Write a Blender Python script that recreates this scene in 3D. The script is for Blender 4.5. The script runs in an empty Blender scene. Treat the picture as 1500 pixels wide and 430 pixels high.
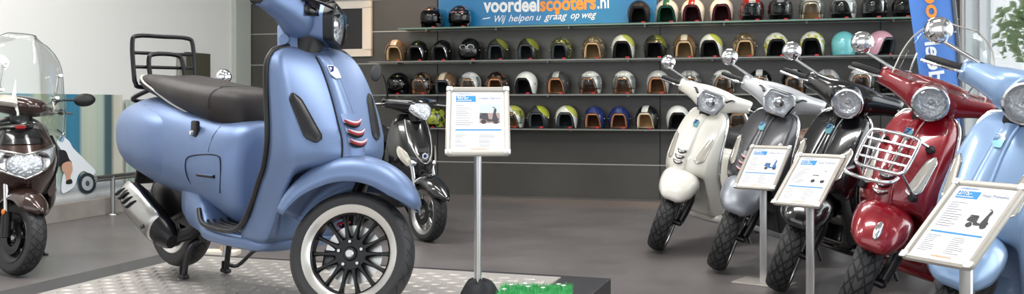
import bpy, bmesh, math, random
from mathutils import Vector, Matrix
random.seed(7)
R = math.radians
sc = bpy.context.scene
COL = sc.collection
PI = math.pi
sin, cos = math.sin, math.cos

# ------------------------------------------------------------------ camera frame
F = 1365.0          # focal length in pixels of the 1500 px wide frame
HOR = 151.0         # row of the horizon
CAMZ = 1.0
def at(px, py, Y):
    return Vector(((px - 750.0) / F * Y, Y, CAMZ - (py - HOR) / F * Y))
def floor_at(px, py, z=0.0):
    Y = (CAMZ - z) * F / (py - HOR)
    return Vector(((px - 750.0) / F * Y, Y, z))
# back wall plane: Y = WA - WK*X ; left / right walls perpendicular to it
WA, WK = 10.096, 0.2675
WN = math.sqrt(1 + WK * WK)
def wall_pt(px, z, d=0.0):
    """point on a plane d metres in front of the back wall, along the view column px"""
    k = (px - 750.0) / F
    Y = (WA - d * WN) / (1 + WK * k)
    return Vector((k * Y, Y, z))
WDIR = Vector((1, -WK, 0)).normalized()          # along the back wall, to the right
WNOR = Vector((-WK, -1, 0)).normalized()         # into the room
LC = Vector((-3.106, 10.93, 0))                  # left corner
RC = Vector((4.30, WA - WK * 4.30, 0))           # right corner
WANG = math.atan2(WDIR.y, WDIR.x)

# ------------------------------------------------------------------ materials
def lin(c):
    c = c / 255.0
    return c / 12.92 if c <= 0.04045 else ((c + 0.055) / 1.055) ** 2.4
def rgb(r, g, b):
    return (lin(r), lin(g), lin(b), 1.0)
def setin(n, name, v):
    if name in n.inputs:
        n.inputs[name].default_value = v
def mat(name, col, rough=0.5, metal=0.0, coat=0.0, coat_rough=0.05, spec=0.5, trans=0.0, ior=1.45, alpha=1.0):
    m = bpy.data.materials.new(name); m.use_nodes = True
    b = m.node_tree.nodes['Principled BSDF']
    setin(b, 'Base Color', rgb(*col)); setin(b, 'Roughness', rough); setin(b, 'Metallic', metal)
    setin(b, 'Coat Weight', coat); setin(b, 'Coat Roughness', coat_rough); setin(b, 'Specular IOR Level', spec)
    setin(b, 'Transmission Weight', trans); setin(b, 'IOR', ior); setin(b, 'Alpha', alpha)
    return m
def nodes(m):
    return m.node_tree.nodes, m.node_tree.links, m.node_tree.nodes['Principled BSDF']
def add_noise(m, c1, c2, scale=5.0, detail=4.0, bump=0.0, bscale=None, coords='Object', rough=None, stretch=None, lo=0.35, hi=0.65):
    N, L, b = nodes(m)
    tc = N.new('ShaderNodeTexCoord'); mp = N.new('ShaderNodeMapping'); nz = N.new('ShaderNodeTexNoise'); cr = N.new('ShaderNodeValToRGB')
    L.new(tc.outputs[coords], mp.inputs['Vector'])
    if stretch: mp.inputs['Scale'].default_value = stretch
    L.new(mp.outputs['Vector'], nz.inputs['Vector'])
    nz.inputs['Scale'].default_value = scale; nz.inputs['Detail'].default_value = detail
    cr.color_ramp.elements[0].color = rgb(*c1); cr.color_ramp.elements[1].color = rgb(*c2)
    cr.color_ramp.elements[0].position = lo; cr.color_ramp.elements[1].position = hi
    L.new(nz.outputs['Fac'], cr.inputs['Fac']); L.new(cr.outputs['Color'], b.inputs['Base Color'])
    if rough:
        mr = N.new('ShaderNodeMapRange'); mr.inputs['To Min'].default_value = rough[0]; mr.inputs['To Max'].default_value = rough[1]
        L.new(nz.outputs['Fac'], mr.inputs['Value']); L.new(mr.outputs['Result'], b.inputs['Roughness'])
    if bump:
        n2 = N.new('ShaderNodeTexNoise'); n2.inputs['Scale'].default_value = bscale or scale * 8; n2.inputs['Detail'].default_value = 3
        L.new(tc.outputs[coords], n2.inputs['Vector'])
        bp = N.new('ShaderNodeBump'); bp.inputs['Strength'].default_value = bump; bp.inputs['Distance'].default_value = 0.002
        L.new(n2.outputs['Fac'], bp.inputs['Height']); L.new(bp.outputs['Normal'], b.inputs['Normal'])
    return m
def glass(name, tint=(255, 255, 255), rough=0.0, refl=1.0):
    """thin clear sheet: transparent with a fresnel gloss"""
    m = bpy.data.materials.new(name); m.use_nodes = True
    N, L = m.node_tree.nodes, m.node_tree.links
    N.clear()
    o = N.new('ShaderNodeOutputMaterial'); mx = N.new('ShaderNodeMixShader'); t = N.new('ShaderNodeBsdfTransparent')
    g = N.new('ShaderNodeBsdfGlossy'); fr = N.new('ShaderNodeFresnel'); mu = N.new('ShaderNodeMath')
    t.inputs['Color'].default_value = rgb(*tint); g.inputs['Roughness'].default_value = rough
    fr.inputs['IOR'].default_value = 1.45; mu.operation = 'MULTIPLY'; mu.inputs[1].default_value = refl
    L.new(fr.outputs[0], mu.inputs[0]); L.new(mu.outputs[0], mx.inputs[0])
    L.new(t.outputs[0], mx.inputs[1]); L.new(g.outputs[0], mx.inputs[2]); L.new(mx.outputs[0], o.inputs[0])
    return m
def tread(m, n, k, half=0.33, thr=0.16, dist=0.004):
    """tyre tread grooves from the UVs of the lathe: u around, v across"""
    N, L, b = nodes(m)
    uv = N.new('ShaderNodeUVMap'); sp = N.new('ShaderNodeSeparateXYZ'); L.new(uv.outputs[0], sp.inputs[0])
    def M(op, a, c=None, d=None):
        q = N.new('ShaderNodeMath'); q.operation = op
        for i, v in enumerate((a, c, d)):
            if v is None: continue
            if isinstance(v, (int, float)): q.inputs[i].default_value = v
            else: L.new(v, q.inputs[i])
        return q.outputs[0]
    av = M('ABSOLUTE', M('SUBTRACT', sp.outputs[1], 0.5))
    z = M('FRACT', M('ADD', M('MULTIPLY', sp.outputs[0], n), M('MULTIPLY', av, k)))
    g1 = M('LESS_THAN', z, thr)
    z2 = M('FRACT', M('ADD', M('MULTIPLY', sp.outputs[0], n / 2.0), M('MULTIPLY', av, -k * 0.8)))
    g2 = M('LESS_THAN', z2, thr * 0.6)
    ring = M('LESS_THAN', M('ABSOLUTE', M('SUBTRACT', av, 0.10)), 0.012)
    g = M('MAXIMUM', M('MAXIMUM', g1, g2), ring)
    g = M('MULTIPLY', g, M('LESS_THAN', av, half))
    h = M('SUBTRACT', 1.0, g)
    bp = N.new('ShaderNodeBump'); bp.inputs['Strength'].default_value = 1.0; bp.inputs['Distance'].default_value = dist
    L.new(h, bp.inputs['Height']); L.new(bp.outputs['Normal'], b.inputs['Normal'])
    mx = N.new('ShaderNodeMix'); mx.data_type = 'RGBA'
    mx.inputs['A'].default_value = b.inputs['Base Color'].default_value; mx.inputs['B'].default_value = rgb(9, 9, 10)
    L.new(g, mx.inputs['Factor']); L.new(mx.outputs['Result'], b.inputs['Base Color'])  # shade inside the grooves is mixed into the colour as near black
    return m

MT = {}
MT['paint_blue'] = mat('blue satin paint', (110, 130, 166), 0.44, 0.5)
MT['paint_sky'] = mat('sky blue paint', (136, 164, 200), 0.3, 0.25, 0.6, 0.05)
MT['paint_white'] = mat('white paint', (226, 223, 214), 0.25, 0.0, 0.7, 0.04)
MT['paint_grey'] = mat('grey paint', (84, 84, 87), 0.36, 0.5, 0.3, 0.12)
MT['paint_silver'] = mat('matte silver grey paint', (150, 154, 162), 0.42, 0.5, 0.15, 0.2)
MT['paint_light_silver'] = mat('light silver paint', (196, 198, 202), 0.32, 0.4, 0.4, 0.08)
MT['paint_black'] = mat('black gloss paint', (16, 16, 19), 0.2, 0.0, 1.0, 0.03)
MT['paint_red'] = mat('dark red paint', (132, 8, 26), 0.25, 0.15, 1.0, 0.03)
MT['paint_brown'] = mat('dark brown paint', (54, 34, 28), 0.25, 0.35, 1.0, 0.04)
MT['black_plastic'] = mat('black plastic', (20, 20, 22), 0.42)
MT['satin_black'] = mat('satin black metal', (22, 22, 24), 0.3, 0.3)
MT['dark_grey'] = mat('dark grey plastic', (48, 48, 50), 0.5)
MT['rubber'] = mat('rubber', (26, 26, 28), 0.62)
MT['tyre_road'] = tread(mat('tyre rubber', (46, 46, 48), 0.55), 30, 3.0, 0.33, 0.2)
MT['tyre_block'] = tread(mat('block tyre rubber', (56, 56, 58), 0.6), 24, 4.2, 0.34, 0.3, 0.006)
MT['chrome'] = mat('chrome', (232, 233, 235), 0.09, 1.0)
MT['steel'] = mat('brushed steel', (178, 178, 176), 0.3, 1.0)
MT['dark_steel'] = mat('dark steel', (70, 70, 72), 0.35, 1.0)
MT['alu'] = mat('satin aluminium', (200, 200, 200), 0.34, 0.9)
MT['alu_white'] = mat('pale aluminium profile', (186, 181, 173), 0.38, 0.4)
MT['rim_lip'] = mat('machined rim', (214, 212, 208), 0.28, 0.8)
MT['seat_brown'] = add_noise(mat('dark brown vinyl', (34, 28, 28), 0.5), (30, 25, 25), (40, 34, 33), 20, 3, 0.35, 350)
MT['seat_black'] = add_noise(mat('black vinyl', (26, 26, 28), 0.48), (22, 22, 24), (32, 32, 34), 20, 3, 0.3, 350)
MT['seat_tan'] = mat('brown vinyl', (96, 72, 58), 0.5)
MT['white_cord'] = mat('white piping', (205, 203, 196), 0.6)
MT['red_spring'] = mat('red spring', (190, 24, 30), 0.4)
MT['slat_red'] = mat('red trim', (170, 60, 66), 0.35)
MT['slat_white'] = mat('pale trim', (210, 200, 205), 0.35)
MT['smoke_lens'] = mat('smoked lens', (20, 22, 26), 0.38)
MT['clear_lens'] = mat('clear indicator lens', (205, 200, 188), 0.12, 0.35, 1.0)
MT['amber'] = mat('amber lens', (220, 120, 40), 0.2)
MT['red_lens'] = mat('red lens', (150, 16, 18), 0.15)
MT['lens'] = glass('headlight glass', (246, 248, 250), 0.0, 1.0)
MT['screen'] = glass('clear windscreen', (251, 253, 253), 0.0, 0.5)
MT['smoke_screen'] = glass('smoked windscreen', (150, 140, 166), 0.02, 1.6)
MT['pane'] = glass('window glass', (250, 252, 252), 0.0, 0.8)
MT['shelf_glass'] = glass('shelf glass', (178, 205, 192), 0.0, 1.0)
MT['edge_green'] = mat('green glass edge', (110, 138, 126), 0.15)
MT['edge_grey'] = mat('grey glass edge', (118, 120, 116), 0.2)
MT['badge_blue'] = mat('badge blue', (26, 44, 110), 0.25, 0.2, 0.8)
MT['badge_white'] = mat('badge white', (236, 238, 238), 0.25, 0.2, 0.8)
MT['badge_teal'] = mat('badge teal', (92, 146, 156), 0.25, 0.2, 0.8)
MT['dark_line'] = mat('dark gap', (14, 16, 22), 0.7)
MT['red_badge'] = mat('red badge', (196, 30, 34), 0.3, 0, 0.6)
MT['reflector'] = mat('headlight reflector', (246, 247, 249), 0.16, 0.4)
def _refl():
    N, L, b = nodes(MT['reflector'])
    tc = N.new('ShaderNodeTexCoord'); v = N.new('ShaderNodeTexVoronoi'); v.inputs['Scale'].default_value = 60
    L.new(tc.outputs['Object'], v.inputs['Vector'])
    bp = N.new('ShaderNodeBump'); bp.inputs['Strength'].default_value = 0.9; bp.inputs['Distance'].default_value = 0.006
    L.new(v.outputs['Distance'], bp.inputs['Height']); L.new(bp.outputs['Normal'], b.inputs['Normal'])
_refl()

# ------------------------------------------------------------------ text cache (built-in font)
_TXT = {}
def text_me(body, bold=0.0, shear=0.0):
    key = (body, bold, shear)
    if key in _TXT: return _TXT[key]
    cu = bpy.data.curves.new('lettering', 'FONT'); cu.body = body; cu.size = 1.0; cu.offset = bold; cu.shear = shear
    cu.resolution_u = 3; cu.fill_mode = 'BOTH'
    o = bpy.data.objects.new('lettering', cu); COL.objects.link(o)
    dg = bpy.context.evaluated_depsgraph_get()
    me = bpy.data.meshes.new_from_object(o.evaluated_get(dg))
    COL.objects.unlink(o); bpy.data.objects.remove(o)
    xs = [v.co.x for v in me.vertices]
    _TXT[key] = (me, min(xs), max(xs))
    return _TXT[key]
for args in (('voordeel', 0.032, 0), ('scooters', 0.032, 0), ('voordeel', 0.022, 0), ('scooters', 0.022, 0), ('.nl', 0.012, 0), ('voordeelscooters', 0.022, 0), *[(w_, 0.004, 0.4) for w_ in 'Wij helpen u graag op weg'.split()], ('-', 0.002, 0.3), ('.', 0.022, 0),
             ('4375,-', 0.02, 0), ('2775,-', 0.02, 0), ('3775,-', 0.02, 0), ('3999,-', 0.02, 0), ('Vespa Primavera', 0, 0), ('Vespa Sprint', 0, 0), ('voordeelscooters.nl', 0.01, 0), ('P', 0.02, 0)):
    text_me(*args)

# ------------------------------------------------------------------ mesh builder
def catmull(pts, n=6, closed=False):
    P = [Vector(p) for p in pts]; out = []
    m = len(P); rng = range(m if closed else m - 1)
    for i in rng:
        if closed: a, b, c, d = P[(i - 1) % m], P[i], P[(i + 1) % m], P[(i + 2) % m]
        else: a, b, c, d = P[max(i - 1, 0)], P[i], P[i + 1], P[min(i + 2, m - 1)]
        for k in range(n):
            t = k / n
            out.append(0.5 * ((2 * b) + (c - a) * t + (2 * a - 5 * b + 4 * c - d) * t * t + (3 * b - a - 3 * c + d) * t ** 3))
    if not closed: out.append(P[-1])
    return out
def interp(x, xs, ys):
    if xs[0] > xs[-1]: xs, ys = xs[::-1], ys[::-1]
    if x <= xs[0]: return ys[0]
    for i in range(len(xs) - 1):
        if x <= xs[i + 1]:
            t = (x - xs[i]) / (xs[i + 1] - xs[i]); return ys[i] + (ys[i + 1] - ys[i]) * t
    return ys[-1]
def sinterp(x, xs, ys):
    """Catmull-like smooth interpolation"""
    if xs[0] > xs[-1]: xs, ys = xs[::-1], ys[::-1]
    n = len(xs)
    if x <= xs[0]: return ys[0]
    if x >= xs[-1]: return ys[-1]
    i = max(j for j in range(n - 1) if xs[j] <= x)
    h = xs[i + 1] - xs[i]; t = (x - xs[i]) / h
    def sl(j):
        if j == 0: return (ys[1] - ys[0]) / (xs[1] - xs[0])
        if j == n - 1: return (ys[-1] - ys[-2]) / (xs[-1] - xs[-2])
        a = (ys[j] - ys[j - 1]) / (xs[j] - xs[j - 1]); b = (ys[j + 1] - ys[j]) / (xs[j + 1] - xs[j])
        if a * b <= 0: return 0
        return 2 * a * b / (a + b)
    m0, m1 = sl(i) * h, sl(i + 1) * h
    return (2*t**3 - 3*t*t + 1) * ys[i] + (t**3 - 2*t*t + t) * m0 + (-2*t**3 + 3*t*t) * ys[i + 1] + (t**3 - t*t) * m1
def frames(path):
    P = [Vector(p) for p in path]; T = []
    for i in range(len(P)):
        t = P[min(i + 1, len(P) - 1)] - P[max(i - 1, 0)]
        T.append(t.normalized() if t.length > 1e-9 else Vector((0, 0, 1)))
    up = Vector((0, 0, 1)) if abs(T[0].z) < 0.9 else Vector((0, 1, 0))
    nx = T[0].cross(up).normalized(); out = []
    for t in T:
        nx = (nx - t * nx.dot(t)).normalized(); out.append((nx, t.cross(nx)))
    return P, out

class MB:
    def __init__(s, M=None):
        s.bm = bmesh.new(); s.M = M or Matrix.Identity(4); s.uv = None; s.mi = 0
    def v(s, p): return s.bm.verts.new(s.M @ Vector(p))
    def f(s, vs):
        try:
            fc = s.bm.faces.new(vs); fc.material_index = s.mi; return fc
        except ValueError: return None
    def loft(s, rings, closed=True, cap=(True, True)):
        V = [[s.v(p) for p in r] for r in rings]; n = len(V[0])
        for i in range(len(V) - 1):
            for j in range(n if closed else n - 1):
                s.f((V[i][j], V[i][(j + 1) % n], V[i + 1][(j + 1) % n], V[i + 1][j]))
        if closed and cap[0]: s.f(V[0][::-1])
        if closed and cap[1]: s.f(V[-1])
        return s
    def sheet(s, rows): return s.loft(rows, closed=False)
    def box(s, c, d, rot=None, bev=0.0, seg=2):
        M = Matrix.Translation(Vector(c)) @ (rot.to_4x4() if rot else Matrix.Identity(4))
        vs = []
        for x in (-.5, .5):
            for y in (-.5, .5):
                for z in (-.5, .5): vs.append(s.bm.verts.new(s.M @ M @ Vector((x * d[0], y * d[1], z * d[2]))))
        fs = [s.f([vs[i] for i in q]) for q in ((0, 1, 3, 2), (4, 6, 7, 5), (0, 4, 5, 1), (2, 3, 7, 6), (0, 2, 6, 4), (1, 5, 7, 3))]
        if bev:
            es = list({e for f in fs for e in f.edges})
            bmesh.ops.bevel(s.bm, geom=es, offset=bev, segments=seg, profile=0.5, affect='EDGES')
        return s
    def tube(s, pts, r, seg=10, smooth=0, closed=False, flat=1.0):
        if smooth: pts = catmull(pts, smooth, closed)
        P, fr = frames(pts); rings = []
        for i, (p, (a, b)) in enumerate(zip(P, fr)):
            rr = r if not isinstance(r, (list, tuple)) else interp(i / max(1, len(P) - 1), [k / (len(r) - 1) for k in range(len(r))], list(r))
            rings.append([p + a * cos(2*PI*k/seg) * rr + b * sin(2*PI*k/seg) * rr * flat for k in range(seg)])
        if closed:
            rings.append(rings[0]); s.loft(rings, True, (False, False)); bmesh.ops.remove_doubles(s.bm, verts=s.bm.verts, dist=1e-5)
        else: s.loft(rings)
        return s
    def lathe(s, prof, o=(0, 0, 0), ax=(0, 0, 1), seg=32, uv=False, closed_prof=False, a0=0, a1=2*PI):
        ax = Vector(ax).normalized(); t = Vector((1, 0, 0)) if abs(ax.x) < 0.9 else Vector((0, 0, 1))
        e1 = (t - ax * t.dot(ax)).normalized(); e2 = ax.cross(e1); o = Vector(o)
        full = abs(a1 - a0 - 2*PI) < 1e-6; n = seg if full else seg + 1
        V = []
        for k in range(n):
            a = a0 + (a1 - a0) * k / seg; d = e1 * cos(a) + e2 * sin(a)
            V.append([s.v(o + d * r + ax * h) if (r > 1e-6 or k == 0) else None for r, h in prof])
        for k in range(n):
            for j in range(len(prof)):
                if V[k][j] is None: V[k][j] = V[0][j]
        if uv and s.uv is None: s.uv = s.bm.loops.layers.uv.new('UVMap')
        m = len(prof)
        for k in range(seg):
            k2 = (k + 1) % n
            for j in range(m if closed_prof else m - 1):
                j2 = (j + 1) % m
                q = [V[k][j], V[k2][j], V[k2][j2], V[k][j2]]
                uq = [(k / seg, j / (m - 1)), ((k + 1) / seg, j / (m - 1)), ((k + 1) / seg, (j + 1) / (m - 1)), (k / seg, (j + 1) / (m - 1))]
                qq, uu = [], []
                for a, b in zip(q, uq):
                    if a not in qq: qq.append(a); uu.append(b)
                if len(qq) < 3: continue
                fc = s.f(qq)
                if fc and uv:
                    for lp in fc.loops:
                        lp[s.uv].uv = uu[qq.index(lp.vert)]
        return s
    def sphere(s, c, r, seg=20, rings=12, rot=None):
        r = (r, r, r) if isinstance(r, (int, float)) else r; c = Vector(c)
        V = []
        for i in range(rings + 1):
            th = PI * i / rings; row = []
            for k in range(seg):
                if i in (0, rings) and k: row.append(row[0]); continue
                p = Vector((r[0] * sin(th) * cos(2*PI*k/seg), r[1] * sin(th) * sin(2*PI*k/seg), r[2] * cos(th)))
                row.append(s.v(c + (rot @ p if rot else p)))
            V.append(row)
        for i in range(rings):
            for k in range(seg):
                q = []
                for a in (V[i][k], V[i + 1][k], V[i + 1][(k + 1) % seg], V[i][(k + 1) % seg]):
                    if a not in q: q.append(a)
                if len(q) > 2: s.f(q)
        return s
    def prism(s, poly, h, M):
        """poly in the local xy plane of M, extruded along its z by h"""
        a = [s.v(M @ Vector((x, y, 0))) for x, y in poly]; b = [s.v(M @ Vector((x, y, h))) for x, y in poly]
        n = len(poly)
        s.f(a[::-1]); s.f(b)
        for i in range(n): s.f((a[i], a[(i + 1) % n], b[(i + 1) % n], b[i]))
        return s
    def text(s, body, M, width=None, size=None, bold=0.0, shear=0.0, h=None, z=0.0):
        me, x0, x1 = text_me(body, bold, shear)
        sx = width / (x1 - x0) if width else size
        sy = h if h else (size or sx)
        vs = [s.v(M @ Vector(((q.co.x - x0) * sx, q.co.y * sy, z))) for q in me.vertices]
        for p in me.polygons: s.f([vs[i] for i in p.vertices])
        return s
    def build(s, name, mats, parent=None, sub=0, smooth=True, sharp=42, solid=0.0, norm=True, loc=None, rotz=None):
        if norm: bmesh.ops.recalc_face_normals(s.bm, faces=s.bm.faces)
        if smooth:
            for fc in s.bm.faces: fc.smooth = True
            for e in s.bm.edges:
                if len(e.link_faces) == 2 and e.calc_face_angle(0) > R(sharp): e.smooth = False
        me = bpy.data.meshes.new(name); s.bm.to_mesh(me); s.bm.free()
        o = bpy.data.objects.new(name, me); COL.objects.link(o)
        for m in (mats if isinstance(mats, (list, tuple)) else [mats]): me.materials.append(MT[m] if isinstance(m, str) else m)
        if parent: o.parent = parent
        if solid:
            md = o.modifiers.new('shell', 'SOLIDIFY'); md.thickness = solid; md.offset = -1
        if sub:
            md = o.modifiers.new('smooth', 'SUBSURF'); md.levels = sub; md.render_levels = sub
        if loc is not None: o.location = loc
        if rotz is not None: o.rotation_euler = (0, 0, rotz)
        return o
def tag(o, label=None, cat=None, group=None, kind=None):
    if label: o['label'] = label
    if cat: o['category'] = cat
    if group: o['group'] = group
    if kind: o['kind'] = kind
    return o
def empty(name, label, cat, loc=(0, 0, 0), rot=(0, 0, 0), group=None):
    o = bpy.data.objects.new(name, None); COL.objects.link(o); o.empty_display_size = 0.1
    o.location = loc; o.rotation_euler = rot
    return tag(o, label, cat, group)
def sup(c, a, b, n=24, e=2.5, plane='yz'):
    """superellipse ring round c with half axes a, b"""
    out = []
    for k in range(n):
        t = 2 * PI * k / n; ct, st = cos(t), sin(t)
        u = a * math.copysign(abs(ct) ** (2 / e), ct); w = b * math.copysign(abs(st) ** (2 / e), st)
        if plane == 'yz': out.append(Vector((c[0], c[1] + u, c[2] + w)))
        elif plane == 'xz': out.append(Vector((c[0] + u, c[1], c[2] + w)))
        else: out.append(Vector((c[0] + u, c[1] + w, c[2])))
    return out
# ------------------------------------------------------------------ the retro scooters
# local frame: x forward, y to the rider's left, z up, origin on the ground under the front axle
TZ  = [.24, .30, .36, .42, .48, .515, .54, .565, .62, .70, .78, .86, .91, .945, .965, .978]
TW  = [.195, .205, .21, .215, .218, .220, .222, .224, .226, .224, .218, .206, .192, .168, .13, .06]
TXE = [-.46, -.44, -.385, -.335, -.29, -.262, -.25, -.24, -.225, -.228, -.245, -.27, -.288, -.300, -.307, -.31]
TXM = [-.33, -.28, -.24, -.195, -.155, -.130, -.112, -.098, -.098, -.122, -.158, -.200, -.232, -.26, -.283, -.30]
TXC = [-.34, -.335, -.33, -.325, -.31, -.19, -.07, -.020, -.026, -.068, -.114, -.166, -.204, -.243, -.272, -.296]
SHW = [1.0]
def shield_sec(z):
    q = [sinterp(z, TZ, T) for T in (TW, TXE, TXM, TXC)]; q[0] *= SHW[0]; return q
def shield_pt(z, u):
    """u in -1 (rider's right) .. 1 (left): point of the leg shield's front face"""
    W, XE, XM, XC = shield_sec(z)
    bl = min(1, max(0, (z - .48) / .075)); s = 1 if u >= 0 else -1; a = abs(u)
    if a > .72:
        t = (1 - a) / .28
        x = XE + (XM - XE) * sin(t * PI / 2); y = W * (.84 + .16 * cos(t * PI / 2))
    else:
        t = (.72 - a) / .72; y = .84 * W * (1 - t)
        low = min(1, t * 2.2); low = low * low * (3 - 2 * low); hi = 1 - (1 - t) ** 2
        x = XM + (XC - XM) * (low * (1 - bl) + hi * bl)
    return Vector((x, s * y, z))
def shield_at(z, y):
    W = shield_sec(z)[0]; u = .72 * y / (.84 * W)
    u = max(-.72, min(.72, u))
    return shield_pt(z, u)
BX  = [-.60, -.62, -.67, -.82, -1.0, -1.10, -1.2, -1.3, -1.4, -1.5, -1.56, -1.60, -1.62]
BW  = [.10, .145, .178, .198, .218, .236, .246, .248, .24, .212, .17, .11, .04]
BZB = [.25, .25, .26, .31, .34, .35, .36, .378, .405, .445, .485, .54, .59]
BZT = [.62, .66, .685, .71, .735, .755, .77, .775, .775, .765, .745, .71, .67]
BE  = 2.5
def body_y(x, z):
    W, zb, zt = (sinterp(x, BX, T) for T in (BW, BZB, BZT))
    q = abs((z - (zb + zt) / 2) / ((zt - zb) / 2))
    return W * max(0, 1 - min(1, q) ** BE) ** (1 / BE)
SX  = [-.665, -.68, -.72, -.80, -.92, -1.05, -1.2, -1.33, -1.43, -1.49, -1.515]
SW  = [.05, .085, .125, .155, .17, .178, .178, .172, .155, .12, .07]
SB  = [.67, .645, .635, .645, .675, .70, .735, .765, .785, .80, .82]
ST  = [.75, .785, .81, .825, .835, .845, .86, .873, .88, .878, .86]

STEER_P = Vector((-.30, 0, 1.0)); STEER_U = Vector((-.40, 0, .916)).normalized()
AX = Vector((0, 0, .225)); RAX = Vector((-1.34, 0, .23))

def wheel(root, c, rad, w, rim_mat, face_mat, tyre_mat, M, names, spokes, side=-1, lipr=.172, bolts=True):
    """tyre, rim with spokes and hub, brake disc; side -1: the face is to the rider's right"""
    y = Vector((0, 1, 0)); p = []
    rb = rad - .065
    for k in range(17):
        a = -PI * .98 + k * (PI * .98 * 2) / 16
        p.append((rb + .012 + (rad - rb - .012) * (max(0, cos(a / 2)) ** .62), .5 * w * 1.04 * sin(a / 2) * (1.0 if abs(a) < 2.4 else .96)))
    prof = [(lipr - .016, -w * .36)] + p[1:-1] + [(lipr - .016, w * .36)]
    t = MB(M).lathe(prof, c, y, 72, uv=True).build(names[0], tyre_mat, root, sharp=60)
    r = MB(M)
    r.lathe([(lipr - .034, -.010), (lipr - .033, w * .26), (lipr - .027, w * .31)], c, y * side, 56)
    r.mi = 1
    r.lathe([(lipr - .027, w * .31), (lipr - .020, w * .37), (lipr, w * .44), (lipr + .003, w * .40), (lipr - .002, w * .34)], c, y * side, 56)
    r.lathe([(lipr - .022, -.010), (lipr - .020, -w * .30), (lipr, -w * .44), (lipr + .003, -w * .40)], c, y * side, 40)
    r.mi = 0
    r.lathe([(.0, .036), (.022, .036), (.026, .028), (.055, .026), (.062, .018), (.062, -.03), (.0, -.03)], c, y * side, 28)
    for k in range(spokes):
        a = 2 * PI * k / spokes + .12; d = Vector((cos(a), 0, sin(a))); q = Vector((-sin(a), 0, cos(a))); sd = y * side
        rings = []
        for rr, hw, dp in ((.052, .0135, .020), (.068, .0095, .022), (.095, .0062, .022), (.125, .0072, .019), (lipr - .020, .0125, .012)):
            o = Vector(c) + d * rr + sd * dp
            rings.append([o + q * hw + sd * .0, o + q * hw * .5 + sd * .007, o - q * hw * .5 + sd * .007, o - q * hw, o - q * hw - sd * .014, o + q * hw - sd * .014])
        r.loft(rings)
    ri = r.build(names[1], [face_mat, rim_mat], root)
    if bolts:
        for k in range(5):
            a = 2 * PI * k / 5 + .5
            b = Vector(c) + Vector((cos(a), 0, sin(a))) * .043 + y * side * .022
            MB(M).lathe([(0, .014), (.0055, .014), (.0075, .010), (.0075, 0)], b, y * side, 10).build('wheel_bolt', 'steel', ri)
        MB(M).lathe([(0, .012), (.012, .012), (.016, .008), (.016, 0)], Vector(c) + y * side * .036, y * side, 16).build('axle_nut', 'steel', ri)
    return t, ri

def mirror(root, M, base, top, mat_head='chrome', r=.052):
    b, t = Vector(base), Vector(top)
    st = MB(M).tube([b, b + Vector((.0, 0, .02)), b.lerp(t, .5) + Vector((0, 0, .012)), t], [.009, .0085, .008, .008], 10, 5).build('mirror_stem', 'chrome', root)
    MB(M).lathe([(.0, .03), (.012, .03), (.016, .0), (.016, -.01)], b, (0, 0, 1), 12).build('stem_boot', 'rubber', st)
    hd = MB(M)
    n = Vector((.86, .1 if b.y < 0 else -.1, .12)).normalized()
    hd.lathe([(0, .030), (r * .35, .028), (r * .7, .020), (r * .95, .006), (r, -.004), (r * .93, -.010), (0, -.010)], t + Vector((0, 0, .028)), n, 28)
    hd.build('mirror_head', mat_head, st)
    return st

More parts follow.
